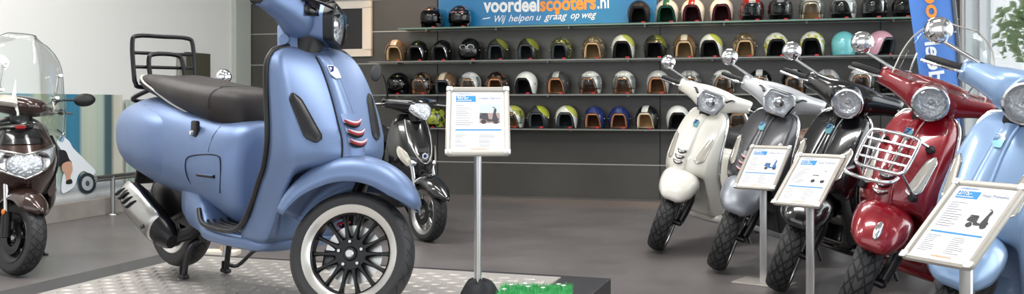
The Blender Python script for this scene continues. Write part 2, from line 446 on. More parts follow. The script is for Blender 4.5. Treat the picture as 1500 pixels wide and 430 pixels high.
def vespa(name, label, cat, group, loc, yaw, lean=0.0, steer=0.0, pitch=0.0, body='paint_white', trim='chrome', light='round',
          face='rim_lip', tyre='tyre_block', seat='seat_black', slat='chrome', ind='clear_lens', mirrors=(-1,), stand='side', rack_rear=False,
          rack_front=False, fly=None, mirror_mat='chrome', bar=None, spokes=12, fender=None, shieldm=None, badge=0, grip='rubber', bezel='chrome', detail=True, lever=True, ws=1.0, hoff=(0, 0, 0)):
    SHW[0] = ws
    root = empty(name, label, cat, loc, (R(lean), R(pitch), R(yaw)), group)
    bar = bar or body; fender = fender or body; shieldm = shieldm or body
    S = Matrix.Translation(STEER_P) @ Matrix.Rotation(R(steer), 4, STEER_U) @ Matrix.Translation(-STEER_P)
    SH = S @ Matrix.Translation(Vector(hoff))
    # ---- floor pan
    m = MB(); rings = []
    for x, w, zb, zt in ((-.34, .14, .215, .25), (-.36, .185, .20, .262), (-.42, .203, .195, .268), (-.6, .207, .195, .262), (-.72, .205, .195, .268), (-.76, .20, .195, .285), (-.80, .19, .197, .34), (-.86, .178, .20, .41), (-.95, .17, .215, .42),
                         (-1.03, .15, .25, .42), (-1.08, .10, .30, .41)):
        rings.append(sup((x, 0, (zb + zt) / 2), w, (zt - zb) / 2, 32, 3.6))
    fl = m.loft(rings).build('floor_pan', body, root, sharp=60)
    for s in (-1, 1):
        mm = MB()
        for yy in (.095, .125, .155, .18):
            mm.tube([(-.40, s * yy * .95, .266), (-.48, s * yy, .268), (-.70, s * yy, .268), (-.745, s * yy, .285)], .007, 6, 3, flat=.9)
        mm.build('floor_strip', 'black_plastic', fl)
    # ---- leg shield
    zs = [.24, .27, .30, .33, .36, .40, .44, .47, .49, .505, .52, .535, .55, .57, .60, .64, .68, .72, .76, .80, .84, .875, .905, .93, .95, .965, .975]
    us = [-1 + i / 24 for i in range(49)]
    sh = MB().sheet([[shield_pt(z, u) for u in us] for z in zs]).build('leg_shield', shieldm, root, solid=.016, sharp=75)
    # inner knee panel
    rings = []
    for z, xf, xb, w in ((.34, -.34, -.40, .16), (.45, -.26, -.39, .175), (.60, -.21, -.37, .18), (.75, -.235, -.38, .165), (.88, -.275, -.385, .14), (.95, -.305, -.375, .10)):
        rings.append(sup(((xf + xb) / 2, 0, z), (xf - xb) / 2, w * ws, 24, 4, 'xy'))
    MB().loft(rings).build('knee_panel', shieldm, root)
    rings = []
    for z, xc, a, w in ((.90, -.325, .07, .115), (.97, -.345, .07, .105), (1.05, -.365, .064, .095), (1.075, -.37, .05, .08)):
        rings.append(sup((xc, 0, z), a, w * ws, 20, 2.6, 'xy'))
    sn = MB().loft(rings).build('steering_shroud', shieldm, root)
    MB().lathe([(0, .006), (.02, .005), (.022, 0)], (-.325, -.102 * ws, 1.0), (.45, -.9, .1), 16).build('shroud_cap', shieldm, sn)
    # edge trim
    half = [(-.80, .19, .325), (-.76, .203, .288), (-.70, .208, .270), (-.55, .211, .268), (-.46, .214 * (1 + ws) / 2, .285), (-.39, .217 * ws, .335), (-.34, .218 * ws, .405)] + \
           [(shield_sec(z)[1] - .004, shield_sec(z)[0] + .003, z) for z in (.48, .54, .62, .70, .78, .86, .91, .945, .965)]
    tr = [(x, -y, z) for x, y, z in half] + [(-.312, 0, .984)] + half[::-1]
    MB().tube(tr, .0105 if trim != 'chrome' else .009, 10, 5).build('shield_trim', {'black': 'black_plastic', 'chrome': 'chrome'}.get(trim, trim), root)
    # centre tie
    rows = []
    for k in range(19):
        t = k / 18; z = .935 - t * .385; w = interp(t, [0, .3, .7, 1], [.026, .03, .042, .052])
        r0 = []
        for q, d in ((-1, -.004), (-.96, .010), (-.8, .017), (-.4, .021), (0, .0225), (.4, .021), (.8, .017), (.96, .010), (1, -.004)):
            p = shield_at(z, q * w); r0.append(p + Vector((d * (.6 if k in (0, 18) else 1), 0, d * .35)))
        rows.append(r0)
    tie = MB().sheet(rows).build('centre_panel', shieldm, root)
    MB().tube([rows[k][0] + Vector((.006, 0, .002)) for k in range(19)], .0028, 6).build('panel_gap', 'dark_line', tie)
    # badge on the tie
    def tie_frame(z, y=0):
        p = shield_at(z, y) + Vector((.023, 0, .008)); q = shield_at(z + .03, y) + Vector((.023, 0, .008))
        up = (q - p).normalized(); yv = Vector((0, 1, 0)); n = yv.cross(up).normalized()
        return Matrix(((yv.x, up.x, n.x, p.x), (yv.y, up.y, n.y, p.y), (yv.z, up.z, n.z, p.z), (0, 0, 0, 1)))
    T = tie_frame(.87)
    bd = MB(); hexa = [(-.020, -.009), (-.003, -.026), (.020, -.023), (.020, .012), (.006, .027), (-.020, .026)]
    bd.prism([(x * 1.0, y * 1.15) for x, y in hexa], .004, T)
    bd.mi = 1; bd.prism([(-.018, -.003), (-.003, .002), (.008, .027), (-.018, .026)], .0008, T @ Matrix.Translation((0, 0, .004)))
    bd.mi = 2 if False else 0; bd.text('P', T @ Matrix.Translation((-.015, .006, .0052)), size=.020, bold=.02)
    bd.build('badge', [('badge_white', 'badge_teal', 'badge_teal', 'badge_white')[badge], 'badge_blue', 'badge_blue'], tie, smooth=False)
    # horn grille slats
    g = MB(); g.sheet([[shield_at(z, y) + Vector((.0245, 0, .008)) for y in (-.036, -.018, 0, .018, .036)] for z in (.61, .65, .685, .72)])
    gr = g.build('grille_recess', shieldm, tie)
    for z in (.622, .657, .692, .695):
        if z > .693: continue
        pts = [shield_at(z + .012 * (1 - (yy / .036) ** 2) * -1, yy) + Vector((.028 + .010 * (1 - (yy / .044) ** 2), 0, .014)) for yy in (-.036, -.026, -.013, 0, .013, .026, .036)]
        sl_ = MB().tube(pts, [.003, .0075, .009, .0075, .003], 8, 3).build('grille_slat', slat, tie)
        MB().tube([p + Vector((.0, 0, -.010)) for p in pts], [.002, .005, .006, .005, .002], 8, 3).build('slat_gap', 'dark_line', sl_)
        if slat == 'slat_red': MB().tube([p + Vector((.006, 0, .004)) for p in pts], [.001, .003, .0035, .003, .001], 8, 3).build('slat_line', 'slat_white', sl_)
    # indicators
    for s in (-1, 1):
        rows = []; rim = []
        for k in range(15):
            t = k / 14; z = .800 - .170 * t; yc = (.170 - .034 * t) * ws
            hw = .026 * (.66 + .45 * t) * min(1, (t * 7 + .02) ** .5, ((1 - t) * 9 + .02) ** .5)
            row = []
            for q in (-1, -.5, 0, .5, 1):
                W = shield_sec(z)[0]; y = yc + q * hw
                p = shield_at(z, min(y, .84 * W)) if y <= .84 * W else shield_pt(z, .72 + .28 * min(1, (y - .84 * W) / (.16 * W)) * .8)
                row.append(Vector((p.x + .003 + .004 * (1 - q * q), s * y, z)))
            rows.append(row)
        i_ = MB().sheet(rows).build('indicator', ind, root)
        out = [r[0] for r in rows] + [r[-1] for r in rows[::-1]]
        MB().tube(out, .003, 6, closed=True).build('indicator_rim', 'black_plastic' if trim == 'black' else ('chrome' if body != 'paint_white' else 'steel'), i_)
    # ---- rear body
    rings = []
    xs = [-.60, -.605, -.615, -.63, -.65, -.67, -.71, -.76, -.82, -.86, -.9, -.95, -1.0, -1.05, -1.1, -1.15, -1.2, -1.25, -1.3, -1.35, -1.4, -1.45, -1.5, -1.54, -1.56, -1.58, -1.60, -1.612, -1.62]
    for x in xs:
        W, zb, zt = (sinterp(x, BX, T2) for T2 in (BW, BZB, BZT))
        rings.append(sup((x, 0, (zb + zt) / 2), W, (zt - zb) / 2, 40, BE))
    rb = MB().loft(rings).build('rear_body', body, root, sharp=70)
    if detail:
        for s in (-1, 1):
            def on(x, z, d=.0005): return Vector((x, s * (body_y(x, z) + d), z))
            MB().tube([on(x, z) for x, z in ((-.665, .40), (-.66, .515), (-.69, .548), (-.83, .54), (-.885, .515), (-.88, .44), (-.84, .35))], .0026, 6, 5).build('side_lid_gap', 'dark_line', rb)
            MB().tube([on(x, z) for x, z in ((-.74, .66), (-.74, .62), (-.74, .56))], .0012, 6, 3).build('panel_gap', 'dark_line', rb)
            hn = MB()
            hn.tube([on(x, .463, .001) for x in (-.69, -.73, -.77, -.80)], .0105, 8, 2, flat=.6)
            hn = hn.build('lid_slot', 'dark_line', rb)
            MB().tube([on(x, .465, .004) for x in (-.695, -.73, -.77, -.795)], .0048, 8, 2).build('lid_handle', body, hn)
            # raised rear cowl: a shallow blister on the flank
            rows = []
            for i in range(13):
                u = -1 + 2 * i / 12; row = []
                for k in range(13):
                    w = -1 + 2 * k / 12
                    x = -1.33 + .29 * u * (1 - .14 * w * w) ; z = .585 + .158 * w * (1 - .2 * u * u) + .035 * (-u)
                    d = .026 * max(0, 1 - u ** 4) ** .5 * max(0, 1 - w ** 4) ** .5 - .003
                    row.append(Vector((x, s * (body_y(x, z) + d), z)))
                rows.append(row)
            MB().sheet(rows).build('side_cowl', body, rb, sub=1)
    # lower side flank under the cowl
    # ---- seat
    rings = []
    for i, x in enumerate([-.665, -.672, -.685, -.71, -.75, -.80, -.86, -.92, -1.0, -1.1, -1.2, -1.3, -1.38, -1.44, -1.48, -1.505, -1.515]):
        W, zb, zt = (sinterp(x, SX, T2) for T2 in (SW, SB, ST))
        ring = sup((x, 0, (zb + zt) / 2), W, (zt - zb) / 2, 28, 2.9)
        for p in ring:
            if p.z < (zb + zt) / 2: p.y *= .93
            else: p.z -= .012 * max(0, 1 - (abs(p.y) / (W * .7)) ** 2) * (1 if x < -.8 else .3)
        rings.append(ring)
    se = MB().loft(rings).build('seat', seat, root, sharp=70)
    def seat_side(x, f, s, d=.002):
        W, zb, zt = (sinterp(x, SX, T2) for T2 in (SW, SB, ST))
        a = .5 + f; z = zb + (zt - zb) * a; q = abs(a * 2 - 1)
        y = W * max(0, 1 - q ** 2.9) ** (1 / 2.9)
        if a < .5: y *= .93
        return Vector((x, s * (y + d), z))
    for s in (-1, 1):
        MB().tube([seat_side(x, f, s) for x, f in ((-1.50, .40), (-1.44, .30), (-1.36, .12), (-1.26, -.08), (-1.16, -.24), (-1.05, -.36), (-.95, -.44))], .0045, 8, 4).build('seat_piping', 'white_cord' if seat == 'seat_brown' else 'black_plastic', se)
    st_ = [seat_side(-.80, -.46 + i * .093, -1) for i in range(11)] + [seat_side(-.80, .47 - i * .093, 1) for i in range(11)]
    for dx in (0, .022):
        MB().tube([p + Vector((-dx, 0, .0015)) for p in st_], .0014, 6).build('seat_stitch', 'dark_grey', se)
    if detail:
        hk = MB(); hk.box((-.86, -.178, .645), (.05, .02, .07), bev=.008); hk = hk.build('passenger_hook', 'black_plastic', root)
        MB().lathe([(0, .012), (.009, .010), (.011, 0)], (-.865, -.188, .63), (0, -1, 0), 12).build('hook_bolt', 'chrome', hk)
    # ---- tail
    MB().lathe([(0, .014), (.03, .010), (.042, 0)], (-1.635, 0, .64), (-1, 0, .05), 18).build('tail_light', 'red_lens', root)
    pl = MB(); pl.box((-1.60, 0, .45), (.02, .17, .20), Matrix.Rotation(R(18), 3, 'Y'), .005); pl = pl.build('plate_holder', 'black_plastic', root)
    for s in (-1, 1): MB().sphere((-1.60, s * .115, .50), (.018, .025, .02), 12, 8).build('rear_indicator', 'amber', pl)
    # ---- engine, rear wheel, exhaust
    e = MB(); e.box((-1.08, .02, .27), (.28, .20, .14), bev=.03); e.box((-1.30, .11, .26), (.34, .07, .15), bev=.03); e.tube([(-1.0, -.06, .25), (-1.05, -.10, .19), (-1.12, -.14, .165)], .03, 10)
    e.box((-1.24, -.085, .33), (.30, .05, .20), Matrix.Rotation(R(-20), 3, 'Y'), .025); e.build('engine', 'satin_black', root)
    wheel(root, RAX, .235, .115, 'rim_lip', face, tyre, Matrix.Identity(4), ('rear_tyre', 'rear_rim'), spokes, lipr=.168, bolts=False)
    MB().tube([(-1.42, .13, .30), (-1.46, .13, .50), (-1.44, .12, .60)], .025, 10).build('rear_shock', 'satin_black', root)
    mf = MB()
    ca, cb = Vector((-1.08, -.165, .155)), Vector((-1.47, -.18, .34))
    P = [(ca.lerp(cb, t), r) for t, r in ((0, .03), (.06, .045), (.16, .060), (.75, .066), (.93, .058), (1.0, .032))]
    d = (cb - ca).normalized(); yv = Vector((0, 1, 0)); up = d.cross(yv) * -1
    mf.loft([[p + yv * cos(a) * r * .82 + up * sin(a) * r * 1.1 for a in [2*PI*k/24 for k in range(24)]] for p, r in P])
    mf = mf.build('exhaust', 'satin_black', root)
    rows = []
    for t in (.22, .3, .45, .6, .75, .88, .97, 1.02):
        r = interp(t, [.2, .3, .75, .97, 1.02], [.046, .072, .077, .062, .040]); p = ca.lerp(cb, t)
        rows.append([p + yv * cos(a) * r * .84 + up * sin(a) * r * 1.1 for a in [PI + (k - 8) * .16 for k in range(17)]])
    hs = MB().sheet(rows).build('heat_shield', 'steel', mf, solid=.003)
    for k in range(4):
        p = ca.lerp(cb, .62 + k * .085); q = [p + yv * cos(a) * .0655 + up * sin(a) * .0865 for a in (PI - .62, PI - .3, PI, PI + .12)]
        MB().tube([x + d * (.018 * i) for i, x in enumerate(q)], [.003, .0075, .0075, .003], 8, 3).build('shield_slot', 'dark_line', hs)
    for t, a in ((.34, PI + .1), (.93, PI - .2)):
        p = ca.lerp(cb, t) + yv * cos(a) * .0655 + up * sin(a) * .08
        MB().lathe([(0, .006), (.008, .005), (.011, 0)], p, (0, -1, 0), 12).build('shield_bolt', 'dark_steel', hs)
    # ---- stand
    if stand == 'centre':
        cs = MB()
        dz = -.017
        for s in (-1, 1):
            cs.tube([(-1.05, s * .05, .155), (-1.0, s * .05, .21)], .012, 10)
        cs.tube([(-1.10, -.10, dz + .012), (-1.085, -.098, .06), (-1.065, -.092, .125), (-1.06, -.06, .152), (-1.06, 0, .156), (-1.06, .06, .152), (-1.065, .092, .125), (-1.085, .098, .06), (-1.10, .10, dz + .012)], .0125, 10, 5)
        cs = cs.build('centre_stand', 'dark_steel', root)
        for s in (-1, 1):
            ft = MB(); ft.box((-1.105, s * .10, dz + .012), (.055, .03, .02), bev=.006); ft.box((-1.115, s * .10, dz + .03), (.012, .028, .05), bev=.004)
            ft.build('stand_foot', 'black_plastic', cs)
        MB().tube([(-1.09, .10, .025), (-1.06, .135, .02), (-1.0, .175, .085), (-.995, .21, .09)], .009, 8, 4).build('stand_pedal', 'dark_steel', cs)
    else:
        a = math.tan(R(abs(lean)))
        # foot of the side stand sits on the ground plane of the leaning scooter
        fy = .27; fz = -fy * a
        ss = MB(); ss.tube([(-.72, .12, .23), (-.74, .20, .10), (-.76, fy, fz + .012)], .010, 8, 3); ss.box((-.765, fy + .005, fz + .008), (.05, .035, .012), bev=.004)
        ss.build('side_stand', 'dark_steel', root)
        cs = MB()
        for s in (-1, 1): cs.tube([(-1.0, s * .09, .20), (-1.15, s * .10, .15), (-1.25, s * .12, .13)], .011, 8, 3)
        cs.build('centre_stand', 'dark_steel', root)
    # ---- rear rack
    if rack_rear:
        rk = MB(); x0 = -1.50
        def rr(y, z, dx=0): return (x0 - .10 * (z - .80) + dx, y * .86, .83 + (z - .80) * .72)
        rk.tube([rr(-.165, .80), rr(-.172, .86), rr(-.172, 1.06), rr(-.14, 1.105), rr(0, 1.108), rr(.14, 1.105), rr(.172, 1.06), rr(.172, .86), rr(.165, .80), rr(.13, .775), rr(-.13, .775)], .0105, 10, 4, closed=True)
        for z in (.905, .995): rk.tube([rr(-.172, z), rr(.172, z)], .008, 8)
        rk.tube([rr(-.085, .74, .03), rr(-.095, .80, .03), rr(-.095, .95, .015), rr(-.06, .99, .012), rr(.06, .99, .012), rr(.095, .95, .015), rr(.095, .80, .03), rr(.085, .74, .03)], .0105, 10, 4)
        rk.tube([rr(-.10, .76, .02), (-1.60, -.11, .76), (-1.61, -.07, .745), (-1.54, -.05, .75)], .0105, 10, 4)
        rk.tube([rr(.10, .76, .02), (-1.60, .11, .76), (-1.61, .07, .745), (-1.54, .05, .75)], .0105, 10, 4)
        rk.build('rear_rack', 'satin_black', root)
    # ================= steering group
    wheel(root, AX, .2248, .12, 'rim_lip', face, tyre, S, ('front_tyre', 'front_rim'), spokes)
    dk = MB(S).lathe([(.055, -.016), (.105, -.016), (.105, -.020), (.055, -.020)], AX, (0, -1, 0), 36, closed_prof=True).build('brake_disc', 'steel', root)
    cl = MB(S); cl.box((-.085, .03, .20), (.055, .03, .075), bev=.01); cl.build('brake_caliper', 'dark_steel', root)
    fk = MB(S)
    fk.tube([(-.03, .085, .225), (-.06, .10, .33), (-.055, .10, .42), (-.02, .05, .50), (-.0, 0, .54)], [.026, .028, .026, .026, .024], 12, 4)
    fk.tube([(.0, .02, .225), (.0, .095, .225)], .018, 10); fk.tube([(0, .09, .225), (-.10, .09, .245)], .02, 10)
    fk.build('front_fork', 'satin_black' if trim == 'black' else 'dark_steel', root)
    sp = MB(S); hel = []
    for k in range(73):
        a = k / 72 * 2 * PI * 6; o = Vector((-.10, .085, .25)).lerp(Vector((-.045, .085, .44)), k / 72)
        hel.append(o + Vector((cos(a) * .022, sin(a) * .022, 0)))
    sp.tube(hel, .005, 6); sp.build('shock_spring', 'red_spring' if trim == 'black' else 'steel', root)
    # fender: swept arch round the wheel
    th = [41, 44, 49, 56, 64, 76, 90, 104, 118, 130, 142, 152, 158]
    FR = [.283, .300, .314, .326, .338, .348, .354, .352, .345, .336, .326, .316, .308]
    FW = [.030, .058, .080, .098, .112, .122, .128, .131, .131, .128, .124, .118, .112]
    rows = []
    for i in range(31):
        a = 41 + (158 - 41) * i / 30; rad = sinterp(a, th, FR); w = sinterp(a, th, FW); ra = R(a)
        dirv = Vector((cos(ra), 0, sin(ra))); row = []
        edge = interp(a, [41, 46, 60, 120, 158], [.272, .262, .243, .243, .262])
        for k in range(25):
            q = -1 + 2 * k / 24; f = PI / 2 * q
            y = w * math.copysign(abs(sin(f)) ** .82, f); rr = edge + (rad - edge) * max(0, cos(f)) ** .62
            row.append(AX + dirv * rr + Vector((0, y, 0)))
        rows.append(row)
    MB(S).sheet(rows).build('front_fender', fender, root, solid=.006, sharp=75)
    if rack_front:
        fc = MB(S); fc.sphere((.17, 0, .50), (.055, .018, .014), 16, 8, Matrix.Rotation(R(38), 3, 'Y')); fc.build('fender_crest', 'chrome', root)
    # headset
    ys = [-.255, -.235, -.21, -.185, -.16, -.135, -.11, -.085, -.06, -.03, 0]
    cx_ = [-.388, -.384, -.372, -.358, -.345, -.330, -.318, -.311, -.308, -.307, -.306]
    cz_ = [1.062, 1.062, 1.061, 1.059, 1.056, 1.053, 1.050, 1.047, 1.045, 1.044, 1.044]
    aa = [.040, .046, .049, .052, .056, .059, .066, .070, .071, .072, .072]
    bb = [.040, .047, .049, .052, .056, .061, .070, .078, .083, .086, .087]
    full = list(zip(ys, cx_, cz_, aa, bb)) + [(-y, a, b, c, d_) for y, a, b, c, d_ in list(zip(ys, cx_, cz_, aa, bb))[-2::-1]]
    hd = MB(SH).loft([sup((cx, y, cz), a, b, 28, 2.5, 'xz') for y, cx, cz, a, b in full]).build('handlebar_cover', bar, root, sharp=70)
    MB(SH).tube([(-.285, 0, .90), (-.272, 0, .99)], [.055, .06], 16).build('steering_neck', 'black_plastic', root)
    for s in (-1, 1):
        sw = MB(SH); sw.box((-.40, s * .235, 1.05), (.055, .055, .06), bev=.012); sw.build('switch_box', 'black_plastic', hd)
        gp = MB(SH)
        a, b = Vector((-.385, s * .25, 1.062)), Vector((-.435, s * .385, 1.058))
        gp.tube([a, a.lerp(b, .08), a.lerp(b, .1), a.lerp(b, .93), b], [.019, .021, .0175, .0175, .0165], 14)
        gp.lathe([(0, .012), (.012, .011), (.016, 0), (.016, -.01)], b, (b - a).normalized(), 12)
        gp.build('grip', grip, root)
        if lever:
            MB(SH).tube([(-.36, s * .225, 1.058), (-.325, s * .27, 1.055), (-.345, s * .34, 1.052), (-.375, s * .40, 1.05)], [.007, .006, .0055, .007], 8, 4).build('brake_lever', 'chrome' if trim != 'black' else 'dark_steel', root)
    # headlight
    if light == 'round':
        o = Vector((-.20, 0, 1.038)); n = Vector((1, 0, -.06)).normalized()
        MB(SH).lathe([(.078, -.06), (.078, .03), (.075, .05)], o, n, 40).build('headlight_bucket', bar, root)
        hb = MB(SH); hb.lathe([(.073, .045), (.079, .048), (.080, .058), (.077, .066), (.070, .068), (.067, .060)], o, n, 44)
        hb = hb.build('headlight_ring', bezel, root)
        MB(SH).lathe([(0, -.006), (.026, -.002), (.046, .012), (.060, .034), (.068, .058)], o, n, 36).build('reflector', 'reflector', hb)
        MB(SH).lathe([(0, .034), (.009, .032), (.013, .026), (.013, -.005)], o, n, 18).build('bulb_cap', 'steel', hb)
        MB(SH).lathe([(.0, .084), (.02, .083), (.04, .078), (.056, .070), (.069, .060)], o, n, 36).build('lens', 'lens', hb)
    else:
        def hexp(sc_, x, n=36, lift=0):
            pts = [(-.074, .060), (.074, .060), (.096, .006), (.064, -.074), (-.064, -.074), (-.096, .006)]
            out = []
            for i in range(6):
                A, B, C = Vector(pts[i - 1]), Vector(pts[i]), Vector(pts[(i + 1) % 6])
                for k in range(6):
                    t = k / 5; a = B.lerp(A, .16); c = B.lerp(C, .16)
                    q = a.lerp(B, t).lerp(B.lerp(c, t), t); out.append(Vector((x - .022 + (-.25) * q.y * .35, q.x * sc_ * .98, 1.045 + lift + q.y * sc_ * 1.06)))
            return out
        def cen(r): 
            c = Vector((0, 0, 0))
            for p in r: c += p
            return c / len(r)
        MB(SH).loft([hexp(.92, -.25), hexp(1.0, -.20), hexp(1.02, -.165), hexp(1.0, -.155)], cap=(True, False)).build('headlight_bucket', bar, root)
        hb = MB(SH); hb.loft([hexp(1.03, -.185 if bezel != 'chrome' else -.160), hexp(1.055, -.155), hexp(1.03, -.146), hexp(.93, -.144), hexp(.90, -.152)], cap=(False, False)); hb = hb.build('headlight_ring', bezel, root)
        rf = MB(SH); ra = [hexp(.90, -.155), hexp(.8, -.185), hexp(.5, -.205), hexp(.2, -.212)]; rf.loft(ra, cap=(False, True)); rf.build('reflector', 'reflector', hb)
        MB(SH).lathe([(.0, .062), (.018, .060), (.03, .052), (.034, .0)], (-.232, 0, 1.04), (1, 0, 0), 20).build('bulb_cap', 'chrome', hb)
        MB(SH).loft([hexp(.92, -.147), hexp(.8, -.138), hexp(.45, -.130), hexp(.1, -.128)], cap=(False, True)).build('lens', 'lens', hb)
        for s in (-1, 1):
            MB(SH).tube([(-.165, s * .10, 1.075), (-.23, s * .125, 1.09), (-.28, s * .14, 1.085)], .010, 8, 3, flat=.5).build('cover_inset', 'black_plastic', hd)
    for s in mirrors:
        mirror(root, SH, (-.35, s * .19, 1.08), (-.325, s * .375, 1.155), mirror_mat)
    if fly:
        rows = []
        for i in range(9):
            t = i / 8; z = (1.06 + .25 * t) if fly == 'smoke_screen' else (1.10 + .28 * t); row = []
            hw = (.13 + .03 * t) if fly == 'smoke_screen' else .20 * math.sqrt(max(.02, 1 - (t * .96) ** 3))
            for k in range(13):
                q = -1 + k / 6; row.append(Vector((-.185 - .12 * t - .07 * q * q, q * hw, z - (.03 * q * q if fly == 'smoke_screen' else 0) * (1 - t))))
            rows.append(row)
        fs = MB(SH).sheet(rows).build('fly_screen', fly, root, solid=.004)
        if fly != 'smoke_screen':
            edge = [r[0] for r in rows] + [rows[-1][k] for k in range(1, 12)] + [r[-1] for r in rows[::-1]]
            MB(SH).tube(edge, .003, 6).build('screen_edge', 'alu_white', fs)
            for s in (-1, 1): MB(SH).tube([(-.26, s * .12, 1.08), (-.235, s * .13, 1.14), (-.235, s * .13, 1.22)], .0045, 8, 3).build('screen_bracket', 'chrome', fs)
        else:
            for s in (-1, 1): MB(SH).box((-.20, s * .06, 1.10), (.05, .04, .012), Matrix.Rotation(R(-40), 3, 'Y'), .003).build('screen_mount', 'black_plastic', fs)
    if rack_front:
        rk = MB()
        def q(y, t): return Vector((-.050 + .10 * (1 - t), y * .88, .725 + .155 * t))
        rk.tube([q(-.12, .04), q(-.135, .2), q(-.135, .85), q(-.10, 1), q(.10, 1), q(.135, .85), q(.135, .2), q(.12, .04), q(.08, 0), q(-.08, 0)], .0085, 10, 4, closed=True)
        for t in (.25, .5, .75): rk.tube([q(-.135, t), q(.135, t)], .0065, 8)
        for y in (-.06, .06): rk.tube([q(y, 0), q(y, .98)], .0065, 8)
        # folding bottom bar with rubber ends and its struts to the shield
        rk.tube([q(-.12, .04) + Vector((.02, 0, -.02)), q(-.12, .04) + Vector((.085, 0, -.035)), q(0, .04) + Vector((.10, 0, -.042)), q(.12, .04) + Vector((.085, 0, -.035)), q(.12, .04) + Vector((.02, 0, -.02))], .008, 10, 4)
        for s in (-1, 1):
            rk.tube([q(s * .12, .04), shield_at(.62, s * .12)], .0075, 8); rk.tube([q(s * .10, .98), shield_at(.83, s * .11)], .0075, 8)
        rk = rk.build('front_rack', 'chrome', root)
        for s in (-1, 1):
            for z, y in ((.62, .12), (.83, .11)):
                p = shield_at(z, s * y) + Vector((.012, 0, 0)); MB().lathe([(0, .02), (.014, .018), (.018, .006), (.018, -.012)], p, (1, 0, .1), 14).build('rubber_buffer', 'rubber', rk)
    return root
# ------------------------------------------------------------------ room shell
def struct(o): o['kind'] = 'structure'; return o
def left_pt(t, z=0): return Vector((LC.x - WK * t, LC.y - t, z))
def right_pt(t, z=0): return Vector((RC.x - WK * t, RC.y - t, z))
def left_hit(px, py):
    k = (px - 750.0) / F                                  # X = k*Y on the left wall
    t = (k * LC.y - LC.x) / (k - WK); p = left_pt(t)
    return t, CAMZ - (py - HOR) / F * p.y
WROT = Matrix.Rotation(WANG, 4, 'Z')
LDIR = Vector((-WK, -1, 0)).normalized()                   # along the side walls, towards the camera
SROT = Matrix.Rotation(math.atan2(LDIR.y, LDIR.x), 3, 'Z')

mf = mat('resin floor', (100, 95, 95), 0.3)
add_noise(mf, (97, 92, 92), (111, 106, 106), 1.6, 6, 0.08, 60, rough=(0.22, 0.42))
m = MB(); m.box((-.5, 5.0, -.05), (14, 18, .10)); struct(m.build('floor', mf, smooth=False))

mw = mat('dark panel', (72, 70, 64), 0.42, 0, 0.5, 0.3)
add_noise(mw, (62, 60, 56), (74, 72, 68), 1.3, 5, 0.05, 40, rough=(0.32, 0.45))
m = MB()
L0, R0 = LC - WDIR * .25, RC + WDIR * .25
c = (L0 + R0) / 2; w = (R0 - L0).length
rot = WROT.to_3x3()
m.box(c - WNOR * .10 + Vector((0, 0, 1.9)), (w, .20, 3.8), rot)
struct(m.build('wall_back', mw, smooth=False))
# silver grooves and panel seams of the back wall
m = MB(); wlen = (RC - LC).length
for z in (.355, .725, 1.088, 1.445, 1.805, 2.165, 2.52):
    m.box((LC + RC) / 2 + WNOR * .002 + Vector((0, 0, z)), (wlen - .02, .006, .011), rot)
struct(m.build('trim_1', mat('silver joint strip', (176, 176, 170), .35, .3), smooth=False))
m = MB()
for px in (641, 967, 1290):
    p = wall_pt(px, 0); m.box(p + WNOR * .001 + Vector((0, 0, 1.5)), (.008, .004, 3.0), rot)
struct(m.build('trim_2', MT['dark_line'], smooth=False))

mwh = mat('white plaster', (226, 225, 222), 0.75)
def side_wall(name, base, t0, t1, z0, z1, out, m_):
    a, b = base(t0), base(t1); c = (a + b) / 2 + out * .10 + Vector((0, 0, (z0 + z1) / 2))
    m_.box(c, ((b - a).length, .20, z1 - z0), SROT)
m = MB(); side_wall('wall_left', left_pt, -.2, 11.5, 0, 3.8, -WDIR, m); struct(m.build('wall_left', mwh, smooth=False))
# column in the far left corner
m = MB(); m.box(left_pt(.17, 1.9) + WDIR * .01, (.32, .10, 3.8), SROT, .004); struct(m.build('trim_3', mat('grey green column', (178, 182, 174), .6), smooth=False))
# right wall with the shop window
m = MB()
WT0, WT1, WZ0, WZ1 = .10, 8.6, .12, 3.3
side_wall('r', right_pt, -.2, WT0, 0, 3.8, WDIR, m); side_wall('r', right_pt, WT1, 11.5, 0, 3.8, WDIR, m)
side_wall('r', right_pt, WT0, WT1, 0, WZ0, WDIR, m); side_wall('r', right_pt, WT0, WT1, WZ1, 3.8, WDIR, m)
struct(m.build('wall_right', mwh, smooth=False))
win = MB(); mwf = mat('window frame', (206, 212, 216), .4)
def wbar(t, w, z0, z1, d=.09):
    win.box(right_pt(t, (z0 + z1) / 2) + WDIR * .06, (w, d, z1 - z0), SROT, .004)
for t in (WT0 + .03, .70, 3.1, 5.6, WT1 - .04): wbar(t, .08, WZ0, WZ1)
for z in (WZ0 + .04, WZ1 - .04):
    win.box((right_pt(WT0) + right_pt(WT1)) / 2 + WDIR * .06 + Vector((0, 0, z)), ((WT1 - WT0) * WN, .09, .08), SROT, .004)
wf = struct(win.build('window_1', mwf, smooth=False))
m = MB(); m.box((right_pt(WT0) + right_pt(WT1)) / 2 + WDIR * .07 + Vector((0, 0, (WZ0 + WZ1) / 2)), ((WT1 - WT0) * WN - .04, .008, WZ1 - WZ0 - .04), SROT)
m.build('window_pane', 'pane', wf, smooth=False)
# plain ceiling; the fill lights added under it have no fixtures
m = MB(); m.box((-.5, 5.0, 3.85), (14, 14, .10)); struct(m.build('ceiling', mat('white ceiling', (232, 231, 228), .8), smooth=False))

